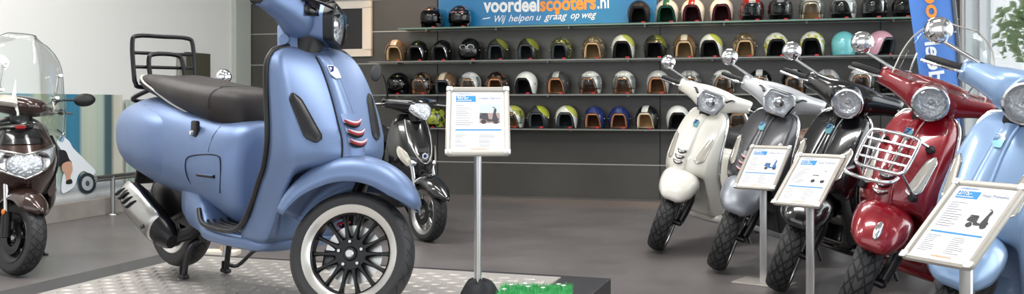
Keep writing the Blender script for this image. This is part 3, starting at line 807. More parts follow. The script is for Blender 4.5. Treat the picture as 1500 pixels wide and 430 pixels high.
# outside: pavement, lawn, trees
m = MB(); m.box((20.5, 8, -.08), (26.4, 60, .1)); struct(m.build('street', mat('pale paving', (206, 204, 198), .8), smooth=False))
mleaf = mat('tree leaves', (176, 200, 150), .6); mbark = mat('tree bark', (96, 84, 70), .8)
def tree(x, y, h, r, label, seed):
    rnd = random.Random(seed); root = empty('tree', label, 'tree', (x, y, -.03))
    t = MB(); t.tube([(0, 0, 0), (.05, .02, h * .3), (-.05, .05, h * .55), (0, 0, h * .8)], [.17, .13, .10, .05], 10, 4)
    for k in range(6):
        a = k * 1.05; t.tube([(0, 0, h * (.3 + .06 * k)), (cos(a) * r * .5, sin(a) * r * .5, h * (.42 + .06 * k)), (cos(a) * r * .8, sin(a) * r * .8, h * (.5 + .06 * k))], [.06, .04, .015], 7, 3)
    t.build('trunk', mbark, root)
    c = MB()
    for k in range(5200):
        u = rnd.random() * 2 * PI; v = rnd.uniform(-1, 1); q = (rnd.random() ** .4)
        rr = r * (.75 + .25 * sin(3 * u + seed) * cos(4 * v + seed))
        p = Vector((math.sqrt(1 - v * v) * cos(u) * rr * q, math.sqrt(1 - v * v) * sin(u) * rr * q, h * .62 + v * h * .42 * q))
        n = Vector((rnd.gauss(0, 1), rnd.gauss(0, 1), rnd.gauss(0, 1))).normalized(); a = n.orthogonal().normalized(); b = n.cross(a); s = rnd.uniform(.06, .12)
        c.f([c.v(p + a * s), c.v(p + b * s * .6 + n * .02), c.v(p - a * s), c.v(p - b * s * .6 + n * .02)])
    c.build('foliage', mleaf, root, smooth=False, norm=False)
tree(9.3, 14.0, 3.4, 2.1, 'pale leafy tree outside the shop window on the right', 3)

# ------------------------------------------------------------------ left wall: printed panels, ledge, rail, notice board
m = MB(); a, b = left_pt(1.6), left_pt(8)
m.box((a + b) / 2 + WDIR * .06 + Vector((0, 0, .075)), ((b - a).length, .14, .15), SROT, .004)
struct(m.build('baseboard_left', add_noise(mat('concrete plinth', (150, 144, 138), .7), (140, 134, 128), (160, 154, 147), 4), smooth=False))
PW = Vector((0, 0, 1))
def on_left(px, py, d):
    t, z = left_hit(px, py); return left_pt(t, z) + WDIR * d
mp = bpy.data.materials.new('motion blurred street print'); mp.use_nodes = True
def _poster():
    N, L, b = nodes(mp)
    tc = N.new('ShaderNodeTexCoord'); sp = N.new('ShaderNodeSeparateXYZ'); L.new(tc.outputs['Object'], sp.inputs[0])
    def ramp(stops, src):
        cr = N.new('ShaderNodeValToRGB'); e = cr.color_ramp.elements
        e[0].position, e[0].color = stops[0][0], rgb(*stops[0][1]); e[1].position, e[1].color = stops[-1][0], rgb(*stops[-1][1])
        for p, c in stops[1:-1]:
            q = e.new(p); q.color = rgb(*c)
        L.new(src, cr.inputs['Fac']); return cr.outputs['Color']
    mx = N.new('ShaderNodeMapRange'); mx.inputs['From Min'].default_value = 0; mx.inputs['From Max'].default_value = PLEN; L.new(sp.outputs[0], mx.inputs['Value'])
    nz = N.new('ShaderNodeTexNoise'); nz.inputs['Scale'].default_value = 1.0; mpg = N.new('ShaderNodeMapping'); mpg.inputs['Scale'].default_value = (22, .0, 1.2)
    L.new(tc.outputs['Object'], mpg.inputs['Vector']); L.new(mpg.outputs['Vector'], nz.inputs['Vector'])
    def wx(px): return (left_hit(px, 200)[0] - PT0) * WN / PLEN
    up = ramp([(wx(p), c) for p, c in ((174, (206, 204, 190)), (163, (196, 196, 180)), (158, (70, 92, 96)), (150, (74, 100, 104)), (146, (170, 186, 176)), (126, (188, 196, 180)), (116, (176, 188, 172)), (111, (66, 120, 144)),
               (101, (60, 128, 160)), (93, (64, 118, 140)), (89, (150, 176, 170)), (70, (176, 190, 168)), (48, (186, 196, 170)), (40, (128, 160, 168)), (22, (96, 146, 170)), (5, (150, 170, 160)), (-60, (160, 176, 160)))], mx.outputs[0])
    mz = N.new('ShaderNodeMapRange'); mz.inputs['From Max'].default_value = 1.0; L.new(sp.outputs[2], mz.inputs['Value'])
    lo = ramp([(.0, (176, 176, 176)), (.10, (196, 198, 198)), (.14, (150, 156, 162)), (.19, (208, 210, 210)), (.235, (160, 166, 172)), (.28, (196, 202, 206)), (.32, (190, 196, 196))], mz.outputs[0])
    lt = N.new('ShaderNodeMapRange'); lt.inputs['From Min'].default_value = .27; lt.inputs['From Max'].default_value = .33; L.new(sp.outputs[2], lt.inputs['Value'])
    mm = N.new('ShaderNodeMix'); mm.data_type = 'RGBA'; L.new(lt.outputs[0], mm.inputs['Factor']); L.new(lo, mm.inputs['A']); L.new(up, mm.inputs['B'])
    ov = N.new('ShaderNodeMix'); ov.data_type = 'RGBA'; ov.blend_type = 'OVERLAY'; ov.inputs['Factor'].default_value = .07
    L.new(mm.outputs['Result'], ov.inputs['A']); L.new(nz.outputs['Fac'], ov.inputs['B']); L.new(ov.outputs['Result'], b.inputs['Base Color'])
    setin(b, 'Roughness', .35)
PT0 = left_hit(175, 200)[0]; PT1 = left_hit(-10, 200)[0]; PLEN = (PT1 - PT0) * WN
_poster()
PZ0, PZ1 = .15, left_hit(120, 138)[1]
# the panel's own frame: x along the wall from its right edge, z up
pr = MB(); pr.box((PLEN / 2, -.012, (PZ0 + PZ1) / 2), (PLEN, .02, PZ1 - PZ0))
# object frame with x along LDIR, y = SROT's y
poster = pr.build('printed_wall_panel', mp, smooth=False); poster.location = left_pt(PT0) + WDIR * .035; poster.rotation_euler = (0, 0, math.atan2(LDIR.y, LDIR.x))
tag(poster, 'large printed panel on the left wall showing a white scooter in a blurred street', 'poster')
PM = Matrix.Translation(left_pt(PT0) + WDIR * .035) @ SROT.to_4x4(); PMI = PM.inverted()
SY = (PMI @ (PM.translation + WDIR)).y              # sign of the room side in the panel's frame
def print_poly(pts, name, col, d):
    q = MB(); vs = []
    for px, py in pts:
        p = PMI @ on_left(px, py, 0); vs.append(q.v((p.x, SY * (.013 + d) if SY > 0 else -.024 - d, p.z)))
    q.f(vs); return q.build(name, mat(name + ' print', col, .4), poster, smooth=False)
def circ(cx, cy, rx, ry, n=20): return [(cx + rx * cos(2*PI*k/n), cy + ry * sin(2*PI*k/n)) for k in range(n)]
def smooth2(pts): return [(p.x, p.y) for p in catmull([Vector((a, b, 0)) for a, b in pts], 5, True)]
print_poly(smooth2([(84, 282), (84, 262), (90, 240), (84, 222), (76, 208), (84, 200), (94, 206), (100, 216), (112, 228), (124, 240), (133, 250), (128, 256), (116, 250), (108, 256), (104, 268), (98, 276)]), 'printed_scooter', (232, 238, 244), .001)
print_poly(circ(121, 268, 13, 15.5), 'printed_tyre', (46, 52, 60), .002)
print_poly(circ(121, 268, 8.5, 10.5), 'printed_rim', (186, 192, 198), .003)
print_poly(circ(121, 268, 3, 4), 'printed_hub', (80, 84, 92), .004)
print_poly(smooth2([(75, 222), (88, 220), (94, 232), (98, 238), (88, 240), (78, 242)]), 'printed_shorts', (44, 44, 50), .003)
print_poly(smooth2([(84, 240), (96, 236), (99, 248), (96, 258), (96, 264), (90, 264), (88, 254), (84, 250)]), 'printed_leg', (206, 162, 136), .004)
print_poly(smooth2([(90, 264), (97, 262), (98, 268), (90, 269)]), 'printed_shoe', (40, 40, 44), .005)
print_poly([(76, 188), (88, 196), (87, 198), (76, 191)], 'printed_handlebar', (40, 46, 56), .003)
print_poly(circ(83, 203, 4, 5), 'printed_headlight', (150, 180, 210), .003)
# narrow second panel
t0, z1 = left_hit(197, 146); t1, _ = left_hit(179, 146)
m = MB(); m.box((left_pt(t0) + left_pt(t1)) / 2 + WDIR * .05 + Vector((0, 0, (.15 + z1) / 2)), ((t1 - t0) * WN, .02, z1 - .15), SROT)
p2 = m.build('printed_wall_panel', add_noise(mat('pale green print', (190, 198, 184), .4), (164, 182, 172), (206, 208, 196), 3, 2, stretch=(5, 5, .4)), smooth=False)
tag(p2, 'narrow pale green printed panel just behind the scooter\'s tail', 'poster')
t0, z1 = left_hit(303, 79); t1, _ = left_hit(268, 79)
m = MB(); m.box((left_pt(t0) + left_pt(t1)) / 2 + WDIR * .03 + Vector((0, 0, z1 - .45)), ((t1 - t0) * WN, .03, .90), SROT, .004)
nb = m.build('notice_board', mat('olive board', (74, 72, 60), .5), smooth=False); tag(nb, 'dark olive board on the white wall behind the luggage rack', 'board')
m = MB(); m.box((left_pt(t1) + left_pt(t1 + .12)) / 2 + WDIR * .03 + Vector((0, 0, z1 - .47)), (.12, .02, .86), SROT, .004); m.build('board_edge', mat('board edge', (150, 150, 140), .5), nb, smooth=False)
# low chrome rail
ra = left_pt(left_hit(186, 256)[0], 0) + WDIR * .28
rl = empty('barrier_rail', 'low chrome rail with a post standing before the printed panels', 'rail', floor_at(165, 314))
o = rl.location.copy(); dl = LDIR
m = MB(); zc = CAMZ - (257.5 - HOR) / F * o.y
m.tube([dl * .22 + Vector((0, 0, zc)), dl * -.9 + Vector((0, 0, zc))], .018, 12); m.tube([dl * .22 + Vector((0, 0, zc - .03)), dl * -.9 + Vector((0, 0, zc - .03))], .008, 10); m.build('rail_bar', 'steel', rl)
m = MB(); m.tube([Vector((0, 0, 0)), Vector((0, 0, zc))], .02, 12); m.build('rail_post', 'steel', rl)
m = MB(); m.tube([dl * -.8 , dl * -.8 + Vector((0, 0, zc))], .02, 12); m.build('rail_post', 'steel', rl)
m = MB(); m.lathe([(0, .012), (.05, .012), (.055, .006), (.055, 0), (0, 0)], (0, 0, 0), (0, 0, 1), 20); m.build('post_base', 'steel', rl)

# ------------------------------------------------------------------ white framed dark picture on the back wall
fr = MB(); x0, x1 = wall_pt(470, 0), wall_pt(546, 0)
Yf = wall_pt(540, 0, .04).y
zt, zb = CAMZ - (1 - HOR) / F * Yf, CAMZ - (82.5 - HOR) / F * Yf
cxp = (x0 + x1) / 2; wd = (x1 - x0).length; hh = zt - zb
pf = empty('framed_picture', 'white framed dark picture high on the dark wall behind the headlight', 'picture', (cxp + WNOR * .0 + Vector((0, 0, (zt + zb) / 2))), (0, 0, WANG))
s = (pf.matrix_basis.inverted().to_3x3() @ WNOR).y; s = -1
bw = .105
for cx0, cz0, w0, h0 in ((0, hh / 2 - bw / 2 + .01, wd, bw - .02), (0, -hh / 2 + bw / 2 - .01, wd, bw - .02), (-wd / 2 + bw / 2, 0, bw, hh - 2 * bw + .08), (wd / 2 - bw / 2, 0, bw, hh - 2 * bw + .08)):
    fr.box((cx0, s * .03, cz0), (w0, .05, h0), bev=.003)
fr.build('picture_frame', mat('cream frame', (232, 222, 208), .5), pf, smooth=False)
m = MB(); m.box((0, s * .02, 0), (wd - bw, .02, hh - bw)); m.build('picture_sheet', mat('dark picture', (38, 37, 38), .4), pf, smooth=False)

# ------------------------------------------------------------------ shelves, banner sign
SHZ = [1.812, 1.455, 1.093, .735]
SHX = [(598, 1347), (556, 1347), (556, 1347), (600, 1347)]
SHN = ['top', 'second', 'third', 'bottom']
for (z, (a, b), nm) in zip(SHZ, SHX, SHN):
    p, q = wall_pt(a, z), wall_pt(b, z); c = (p + q) / 2 + WNOR * .155
    o = MB(); o.box((0, 0, -.005), ((q - p).length, .29, .010), bev=.001)
    sh = o.build('glass_shelf', 'shelf_glass', smooth=False, loc=c, rotz=WANG)
    tag(sh, {'top': 'greenish glass wall shelf, the topmost of four, in front of the blue sign', 'second': 'glass wall shelf second from the top, below the blue sign', 'third': 'glass wall shelf third from the top, at handlebar height',
             'bottom': 'lowest glass wall shelf carrying the yellow camouflage helmet'}[nm], 'shelf', 'glass helmet shelves')
    o = MB(); o.box((0, -.147, -.006), ((q - p).length, .006, .016)); o.build('shelf_edge', 'edge_green' if nm == 'top' else 'edge_grey', sh, smooth=False)
    for k in range(7):
        o = MB(); x = -(q - p).length / 2 + .25 + k * ((q - p).length - .5) / 6
        o.box((x, .10, -.018), (.02, .10, .016), bev=.003); o.build('shelf_clip', 'steel', sh, smooth=False)
# sign board
p, q = wall_pt(643, 0, .016), wall_pt(962, 0, .016)
z0, z1 = 1.84, 2.62
sg = MB(); c = (p + q) / 2; c.z = (z0 + z1) / 2; W_ = (q - p).length
sign = empty('shop_sign', 'wide blue shop sign with white and orange lettering above the helmets', 'sign', c, (0, 0, WANG))
m = MB(); m.box((0, 0, 0), (W_, .025, z1 - z0), bev=.002); m.build('sign_board', mat('sign blue', (20, 124, 180), .3, 0, .3), sign, smooth=False)
def sign_text(name, body, px0, px1, y0, y1, h, material, bold, shear=0.0):
    a, b = wall_pt(px0, 0, .03), wall_pt(px1, 0, .03)
    za, zb_ = CAMZ - (y0 - HOR) / F * a.y, CAMZ - (y1 - HOR) / F * b.y
    I = sign.matrix_basis.inverted(); I = (Matrix.Translation(c) @ Matrix.Rotation(WANG, 4, 'Z')).inverted()
    a, b = I @ Vector((a.x, a.y, za)), I @ Vector((b.x, b.y, zb_))
    ex = (b - a).normalized(); ey = Vector((0, -1, 0)).cross(ex) * -1; ey = Vector((-ex.z, 0, ex.x)); n = Vector((0, -1, 0))
    M = Matrix(((ex.x, ey.x, n.x, a.x), (ex.y, ey.y, n.y, -.0135), (ex.z, ey.z, n.z, a.z), (0, 0, 0, 1)))
    t = MB(); t.text(body, M, width=(b - a).length, h=h, bold=bold, shear=shear); return t.build(name, material, sign, smooth=False, norm=False)
SW_ = mat('sign white', (242, 244, 244), .4); SO_ = mat('sign orange', (240, 150, 50), .4)
sign_text('white_lettering', 'voordeel', 708, 790, 17.5, 16.0, .215, SW_, .032)
sign_text('orange_lettering', 'scooters', 791, 873, 16.0, 12.5, .215, SO_, .032)
sign_text('domain_lettering', '.nl', 875, 892, 12.3, 11.6, .19, SW_, .012)
for w_, a_, b_ in (('Wij', 725, 741), ('helpen', 745, 782), ('u', 785.5, 793), ('graag', 797, 831), ('op', 836, 849), ('weg', 853, 874)):
    yb = lambda q: 32.5 - (q - 725) * .047
    sign_text('slogan_lettering', w_, a_, b_, yb(a_), yb(b_), .105, SW_, .004, .4)
sl = MB()
sign_text('slogan_dash', '-', 707, 719, 31.0, 29.0, .11, SW_, .002, .3)
sign_text('orange_dot', '.', 813, 820, 20.2, 19.9, .30, SO_, .022)
# ------------------------------------------------------------------ helmets on the shelves
def hmat(name, c1, c2=None, kind='plain', rough=.22):
    m = mat(name, c1, rough, .1, .8)
    if kind == 'plain' or c2 is None: return m
    N, L, b = nodes(m)
    tc = N.new('ShaderNodeTexCoord'); mx = N.new('ShaderNodeMix'); mx.data_type = 'RGBA'
    mx.inputs['A'].default_value = rgb(*c1); mx.inputs['B'].default_value = rgb(*c2)
    if kind == 'stripe':                     # one broad band over the crown, front to back
        sp = N.new('ShaderNodeSeparateXYZ'); L.new(tc.outputs['Object'], sp.inputs[0])
        ab = N.new('ShaderNodeMath'); ab.operation = 'ABSOLUTE'; L.new(sp.outputs[1], ab.inputs[0])
        lt = N.new('ShaderNodeMath'); lt.operation = 'LESS_THAN'; lt.inputs[1].default_value = .032; L.new(ab.outputs[0], lt.inputs[0]); fac = lt.outputs[0]
    elif kind == 'side':                     # colour over one side of the crown
        sp = N.new('ShaderNodeSeparateXYZ'); L.new(tc.outputs['Object'], sp.inputs[0])
        ad = N.new('ShaderNodeMath'); ad.operation = 'ADD'; L.new(sp.outputs[1], ad.inputs[0]); L.new(sp.outputs[2], ad.inputs[1])
        lt = N.new('ShaderNodeMath'); lt.operation = 'GREATER_THAN'; lt.inputs[1].default_value = .225; L.new(ad.outputs[0], lt.inputs[0]); fac = lt.outputs[0]
    elif kind == 'cap':                      # coloured crown
        sp = N.new('ShaderNodeSeparateXYZ'); L.new(tc.outputs['Object'], sp.inputs[0])
        lt = N.new('ShaderNodeMath'); lt.operation = 'GREATER_THAN'; lt.inputs[1].default_value = .185; L.new(sp.outputs[2], lt.inputs[0]); fac = lt.outputs[0]
    else:                                    # blotches / print
        nz = N.new('ShaderNodeTexVoronoi' if kind == 'cells' else 'ShaderNodeTexNoise'); nz.inputs['Scale'].default_value = 26 if kind == 'cells' else 20
        L.new(tc.outputs['Object'], nz.inputs['Vector'])
        lt = N.new('ShaderNodeMath'); lt.operation = 'GREATER_THAN'; lt.inputs[1].default_value = .42 if kind == 'cells' else .52
        L.new(nz.outputs['Distance' if kind == 'cells' else 'Fac'], lt.inputs[0]); fac = lt.outputs[0]
    L.new(fac, mx.inputs['Factor']); L.new(mx.outputs['Result'], b.inputs['Base Color'])
    return m
HS = {
 'black': hmat('helmet black', (24, 24, 26)), 'black_print': hmat('helmet dark print', (26, 26, 28), (96, 84, 84), 'cells'), 'floral': hmat('helmet floral print', (40, 34, 36), (170, 128, 132), 'noise'),
 'matte_black': hmat('helmet matte black', (34, 34, 36), rough=.5), 'green_white': hmat('helmet white', (206, 206, 200), (40, 96, 74), 'stripe'), 'cream': hmat('helmet cream', (228, 222, 208)),
 'cream_flag': hmat('helmet cream with band', (230, 224, 210), (150, 40, 44), 'stripe'), 'red': hmat('helmet red', (196, 32, 36), (214, 206, 200), 'stripe'), 'dark_silver': hmat('helmet dark silver', (70, 70, 74), (170, 170, 172), 'stripe'),
 'white': hmat('helmet white gloss', (236, 236, 232)), 'ivory': hmat('helmet ivory', (224, 218, 206)), 'tan_band': hmat('helmet brown with pale band', (112, 88, 66), (196, 186, 170), 'stripe'), 'brown': hmat('helmet brown print', (92, 78, 66), (150, 132, 104), 'noise'),
 'olive': hmat('helmet dark with yellow side', (58, 58, 46), (128, 130, 56), 'side'), 'olive2': hmat('helmet dark olive', (70, 70, 60), (132, 132, 66), 'noise'), 'yellow_white': hmat('helmet white with yellow', (228, 228, 222), (192, 194, 96), 'side'),
 'yellow_white2': hmat('helmet white with yellow print', (228, 228, 220), (190, 190, 84), 'noise'), 'turq': hmat('helmet turquoise', (120, 200, 204)), 'pink': hmat('helmet pink', (222, 170, 186)), 'silver': hmat('helmet silver', (190, 190, 192), (140, 139, 140), 'stripe'),
 'silver_plain': hmat('helmet silver metallic', (186, 186, 186)), 'white_line': hmat('helmet white with grey band', (234, 232, 228), (206, 206, 206), 'stripe'), 'camo': hmat('helmet yellow camouflage', (150, 160, 58), (52, 58, 30), 'noise'), 'blue': hmat('helmet blue', (38, 52, 104), (60, 70, 120), 'stripe'),
 'black_white': hmat('helmet black with white mark', (26, 26, 28), (200, 200, 198), 'stripe'), 'grey_yellow': hmat('helmet grey with yellow side', (60, 64, 68), (170, 178, 60), 'side'), 'chrome': MT['chrome'], 'brown_black': hmat('helmet black with brown print', (34, 28, 26), (110, 84, 66), 'noise'),
}
HL = {'tan': mat('tan lining', (196, 136, 92), .7), 'beige': mat('beige lining', (214, 178, 132), .75), 'black': mat('black lining', (22, 22, 24), .8), 'grey': mat('grey lining', (72, 80, 86), .8), 'maroon': mat('maroon lining', (84, 20, 34), .7),
      'green': mat('green lining', (16, 84, 62), .7), 'cream': mat('cream lining', (232, 214, 180), .75), 'brown': mat('brown lining', (182, 124, 92), .7)}
HI = {k: mat('shaded padding ' + k, c, .85) for k, c in {'tan': (128, 92, 64), 'beige': (150, 122, 84), 'black': (14, 14, 15), 'grey': (34, 38, 42), 'maroon': (52, 12, 22), 'green': (10, 52, 38), 'cream': (196, 156, 108), 'brown': (104, 66, 46)}.items()}  # darker copies of the linings: shade of the deep opening put into colour
HV = {'clear': glass('clear visor', (248, 250, 250), 0, .7), 'smoke': glass('smoked visor', (70, 68, 72), 0, 1.6)}
mbuck = mat('red buckle', (196, 28, 36), .4)
def pmax(az, brow):
    a = abs((az + PI) % (2 * PI) - PI)                 # 0 at the front
    t = min(1, max(0, (a - R(20)) / R(46))); t = t * t * (3 - 2 * t); t = t ** 1.2
    return R(brow) + (R(126) - R(brow)) * t
def hpt(p, az, k=1.0, back=0.0):
    if p <= PI / 2: r = sin(p); z = cos(p) * .128
    else: q = (p - PI / 2) / R(36); r = 1 - .13 * q * q; z = -.112 * q
    return Vector((cos(az) * r * .135 * k - back, sin(az) * r * .119 * k, .116 + z * (k if z > 0 else 1)))
def helmet(px, row, label, shell, lining='tan', trim='black_plastic', visor=None, yaw=0, goggles=False, closed=False, peak=False, brow=66, s=1.0, lean=0):
    # stands .145 m in front of the wall on its shelf
    p = wall_pt(px, SHZ[row] + .002, .17)
    root = empty('helmet', label, 'helmet', p, (0, 0, WANG - PI / 2 + R(yaw)), 'helmets on the wall shelves'); root.scale = (s, s, s)
    n = 44
    sh = MB(); rows = []
    for i in range(11):
        t = i / 10; rows.append([hpt(max(.02, pmax(2*PI*k/n, brow) * t), 2*PI*k/n) for k in range(n)])
    sh.loft(rows, True, (True, False)); so_ = sh.build('shell', HS[shell], root)
    ln = MB(); rows = []
    for k_, dp in ((.985, 0), (.975, R(4)), (.94, R(8)), (.88, R(9)), (.81, R(7)), (.75, R(2)), (.72, R(-6))):
        rows.append([hpt(pmax(2*PI*k/n, brow) + (dp if pmax(2*PI*k/n, brow) < R(110) or dp < 0 else 0), 2*PI*k/n, k_) for k in range(n)])
    ln.loft(rows, True, (False, False)); li = ln.build('lining', HL[lining], root)
    ip = MB(); rows = []
    for t in (1.0, .85, .6, .35, .12, .02): rows.append([hpt(max(.02, (pmax(2*PI*k/n, brow) - R(5)) * t), 2*PI*k/n, .728) for k in range(n)])
    ip.loft(rows, True, (False, True)).build('inner_padding', HI[lining], li)
    ed = [hpt(pmax(2*PI*k/n, brow), 2*PI*k/n, 1.005) for k in range(n)]
    MB().tube(ed, .0042, 6, closed=True).build('edge_trim', trim, root)
    st = MB(); st.tube([(.03, -.095, .02), (.06, -.06, .008), (.07, 0, .006), (.06, .06, .008), (.03, .095, .02)], [.007, .006, .006, .006, .007], 6, 3, flat=.8); st = st.build('chin_strap', 'rubber', root)
    b_ = MB(); b_.box((.075, .05, .010), (.012, .036, .016), bev=.003); b_.build('buckle', mbuck, st)
    for sd in (-1, 1):
        MB().lathe([(0, .005), (.007, .004), (.009, 0)], (.045, sd * .119, .11), (.1, sd, 0), 10).build('snap', 'chrome', so_)
    if visor:
        v = MB(); rows = []
        lo, hi = ((58, 112) if visor in ('clear', 'smoke') else (50, 84))
        for i in range(7):
            q = R(lo + (hi - lo) * i / 6); rows.append([hpt(q, R(-78 + 156 * k / 16), 1.06) for k in range(17)])
        v.sheet(rows).build('visor', HV.get(visor, HV['smoke']), root, solid=.002)
    if peak:
        v = MB(); rows = []
        for i in range(4): rows.append([hpt(R(58 + 6 * i), R(-50 + 100 * k / 10), 1.02 + .10 * i / 3) for k in range(11)])
        v.sheet(rows).build('peak', HS[shell], root, solid=.004)
    if goggles:
        g = MB(); cs = []
        gg = MB()
        for sd in (-1, 1):
            o = hpt(R(80), sd * R(20), 1.06); nn = Vector((1, sd * .3, .1)).normalized(); e = nn.orthogonal()
            e = Vector((0, 0, 1)).cross(nn).normalized(); u = nn.cross(e)
            ring = [o + e * cos(a) * .036 + u * sin(a) * .026 for a in [2*PI*k/22 for k in range(22)]]
            g.tube(ring, .0055, 8, closed=True); gg.f([gg.v(p_ + nn * .001) for p_ in ring])
        g.tube([hpt(R(80), R(-7), 1.07), hpt(R(80), R(7), 1.07)], .005, 6)
        g = g.build('goggles', 'steel', root); gg.build('goggle_lens', 'smoke_lens', g)
        MB().tube([hpt(R(80), R(a), 1.02) for a in range(36, 325, 12)], .007, 6, flat=.4).build('goggle_strap', 'rubber', root)
    if closed:
        c = MB(); rows = []
        for i in range(8):
            q = R(66 + 50 * i / 7); rows.append([hpt(q, R(-60 + 120 * k / 14), 1.0 + .10 * sin(PI * i / 9)) for k in range(15)])
        c.sheet(rows).build('face_cover', HS[shell], root, solid=.004)
    return root
T0, T1, T2, T3 = 0, 1, 2, 3
# top shelf
helmet(633, 0, 'dark printed helmet with visor at the left end of the top shelf', 'black_print', 'black', visor='smoke', yaw=-8)
helmet(674, 0, 'pink floral printed helmet with visor in front of the blue sign\'s left end', 'floral', 'black', visor='smoke', yaw=4, peak=True)
helmet(936, 0, 'matte black helmet with black lining just right of the blue sign', 'matte_black', 'black', yaw=2)
helmet(977, 0, 'helmet with green lining on the top shelf', 'green_white', 'green')
helmet(1015, 0, 'cream helmet with red crown band and maroon lining on the top shelf', 'cream_flag', 'maroon', yaw=-4)
helmet(1057, 0, 'plain cream helmet with maroon lining left of the red helmet', 'cream', 'maroon', yaw=2)
helmet(1101, 0, 'red helmet with clear visor on the top shelf', 'red', 'black', visor='clear', yaw=4)
helmet(1143, 0, 'dark helmet with silver crown band right of the red helmet', 'dark_silver', 'black', visor='clear')
helmet(1189, 0, 'ivory helmet with clear visor and pale lining on the top shelf', 'ivory', 'cream', visor='clear', yaw=-6)
helmet(1236, 0, 'white helmet with black opening on the top shelf', 'white', 'black', visor='clear', yaw=-22)
helmet(1281, 0, 'black helmet with clear visor, second from the blue flag on the top shelf', 'black', 'black', visor='clear', yaw=-14)
helmet(1325, 0, 'black helmet on the top shelf right beside the blue flag', 'black', 'black', visor='clear', yaw=-20, s=.94)
# second shelf
helmet(580, 1, 'tan helmet with pale crown band at the left end of the second shelf', 'tan_band', 'beige', yaw=6)
helmet(613, 1, 'black helmet with chrome edge right of the tan one on the second shelf', 'black', 'black', trim='chrome', yaw=-6, s=.94)
helmet(648, 1, 'black helmet with chrome edge left of the goggled helmet', 'black', 'black', trim='chrome', yaw=-6, s=.94)
helmet(689, 1, 'black helmet wearing silver goggles on the second shelf', 'black', 'black', goggles=True, closed=True)
helmet(729, 1, 'dark olive helmet with grey lining right of the goggled helmet', 'olive', 'grey', yaw=2, s=.97)
helmet(774, 1, 'dark helmet with yellow side under the slogan\'s first words', 'olive', 'grey', yaw=-6, s=.97)
helmet(822, 1, 'olive helmet with grey lining under the middle of the slogan', 'olive2', 'grey', yaw=-3, s=.97)
helmet(869, 1, 'brown helmet with yellow beige lining on the second shelf', 'brown', 'beige', yaw=3)
helmet(913, 1, 'white helmet with yellow crown side and black lining, left of the yellow black one', 'yellow_white', 'black', s=1.04)
helmet(960, 1, 'black and yellow helmet above the white scooter\'s mirror', 'olive', 'black', yaw=-2, peak=True)
helmet(1003, 1, 'beige helmet with wide beige lining on the second shelf', 'tan_band', 'beige')
helmet(1042, 1, 'white yellow helmet with blue touch right of the beige one', 'yellow_white', 'black', yaw=-8)
helmet(1090, 1, 'brown helmet with gold lining behind the grey scooter\'s mirror', 'brown', 'beige', yaw=5)
helmet(1137, 1, 'white helmet with pale yellow print and black lining between two mirrors', 'yellow_white2', 'black', yaw=4)
helmet(1190, 1, 'white yellow printed helmet behind the black scooter\'s mirror', 'yellow_white2', 'black', yaw=-10, s=1.02)
helmet(1236, 1, 'turquoise helmet turned with its back to the room', 'turq', 'grey', yaw=176, brow=84)
helmet(1290, 1, 'pink helmet behind the red scooter\'s mirror', 'pink', 'grey', yaw=40)
# third shelf
helmet(584, 2, 'black helmet with dark visor behind the black scooter\'s mirror', 'black', 'black', visor='smoke', yaw=-20)
helmet(619, 2, 'black and brown printed helmet with tan lining on the third shelf', 'brown_black', 'tan', visor='clear', yaw=-12)
helmet(653, 2, 'helmet with beige crown and dark grey lining left of the price sign', 'tan_band', 'grey', yaw=-6, brow=74)
helmet(689, 2, 'white helmet with tan lining above the price sign\'s left half', 'white_line', 'tan', visor='clear', yaw=-4)
helmet(728, 2, 'black helmet with brown lining above the price sign\'s right corner', 'brown_black', 'tan', yaw=2)
helmet(771, 2, 'white helmet with black lining right of the price sign', 'white', 'black', yaw=-10)
helmet(817, 2, 'dark grey helmet with tan lining on the third shelf', 'dark_silver', 'tan', visor=None, yaw=-2)
helmet(865, 2, 'white helmet with brown lining and visor glint under the helmet with gold lining', 'white_line', 'brown', visor='clear', yaw=-6)
helmet(914, 2, 'white helmet with tan lining under the large white yellow helmet', 'white_line', 'tan', visor='clear', yaw=-2)
helmet(964, 2, 'silver white helmet with tan lining left of the white scooter\'s mirror stem', 'silver_plain', 'tan', yaw=-2)
helmet(1010, 2, 'silver helmet with grey band behind the white scooter\'s mirror stem', 'silver', 'tan', visor='clear', yaw=2)
helmet(1059, 2, 'white helmet with tan lining above the white scooter\'s headlight', 'white_line', 'tan', visor='clear', yaw=4)
helmet(1113, 2, 'black helmet with white mark and tan lining above the grey scooter\'s grip', 'black_white', 'tan', visor='clear', yaw=-4)
helmet(1163, 2, 'black helmet with white mark and tan lining above the grey scooter\'s headlight', 'black_white', 'tan', visor='clear', yaw=-2)
helmet(1212, 2, 'silver helmet with tan lining behind the black scooter\'s mirror stem', 'silver', 'tan', yaw=-2)
helmet(1262, 2, 'white helmet with tan lining above the black scooter\'s headlight', 'white', 'tan', visor='clear', yaw=-6, s=1.05)
helmet(1307, 2, 'dark helmet with smoked visor behind the red scooter\'s mirror stem', 'black', 'black', visor='smoke', yaw=14)
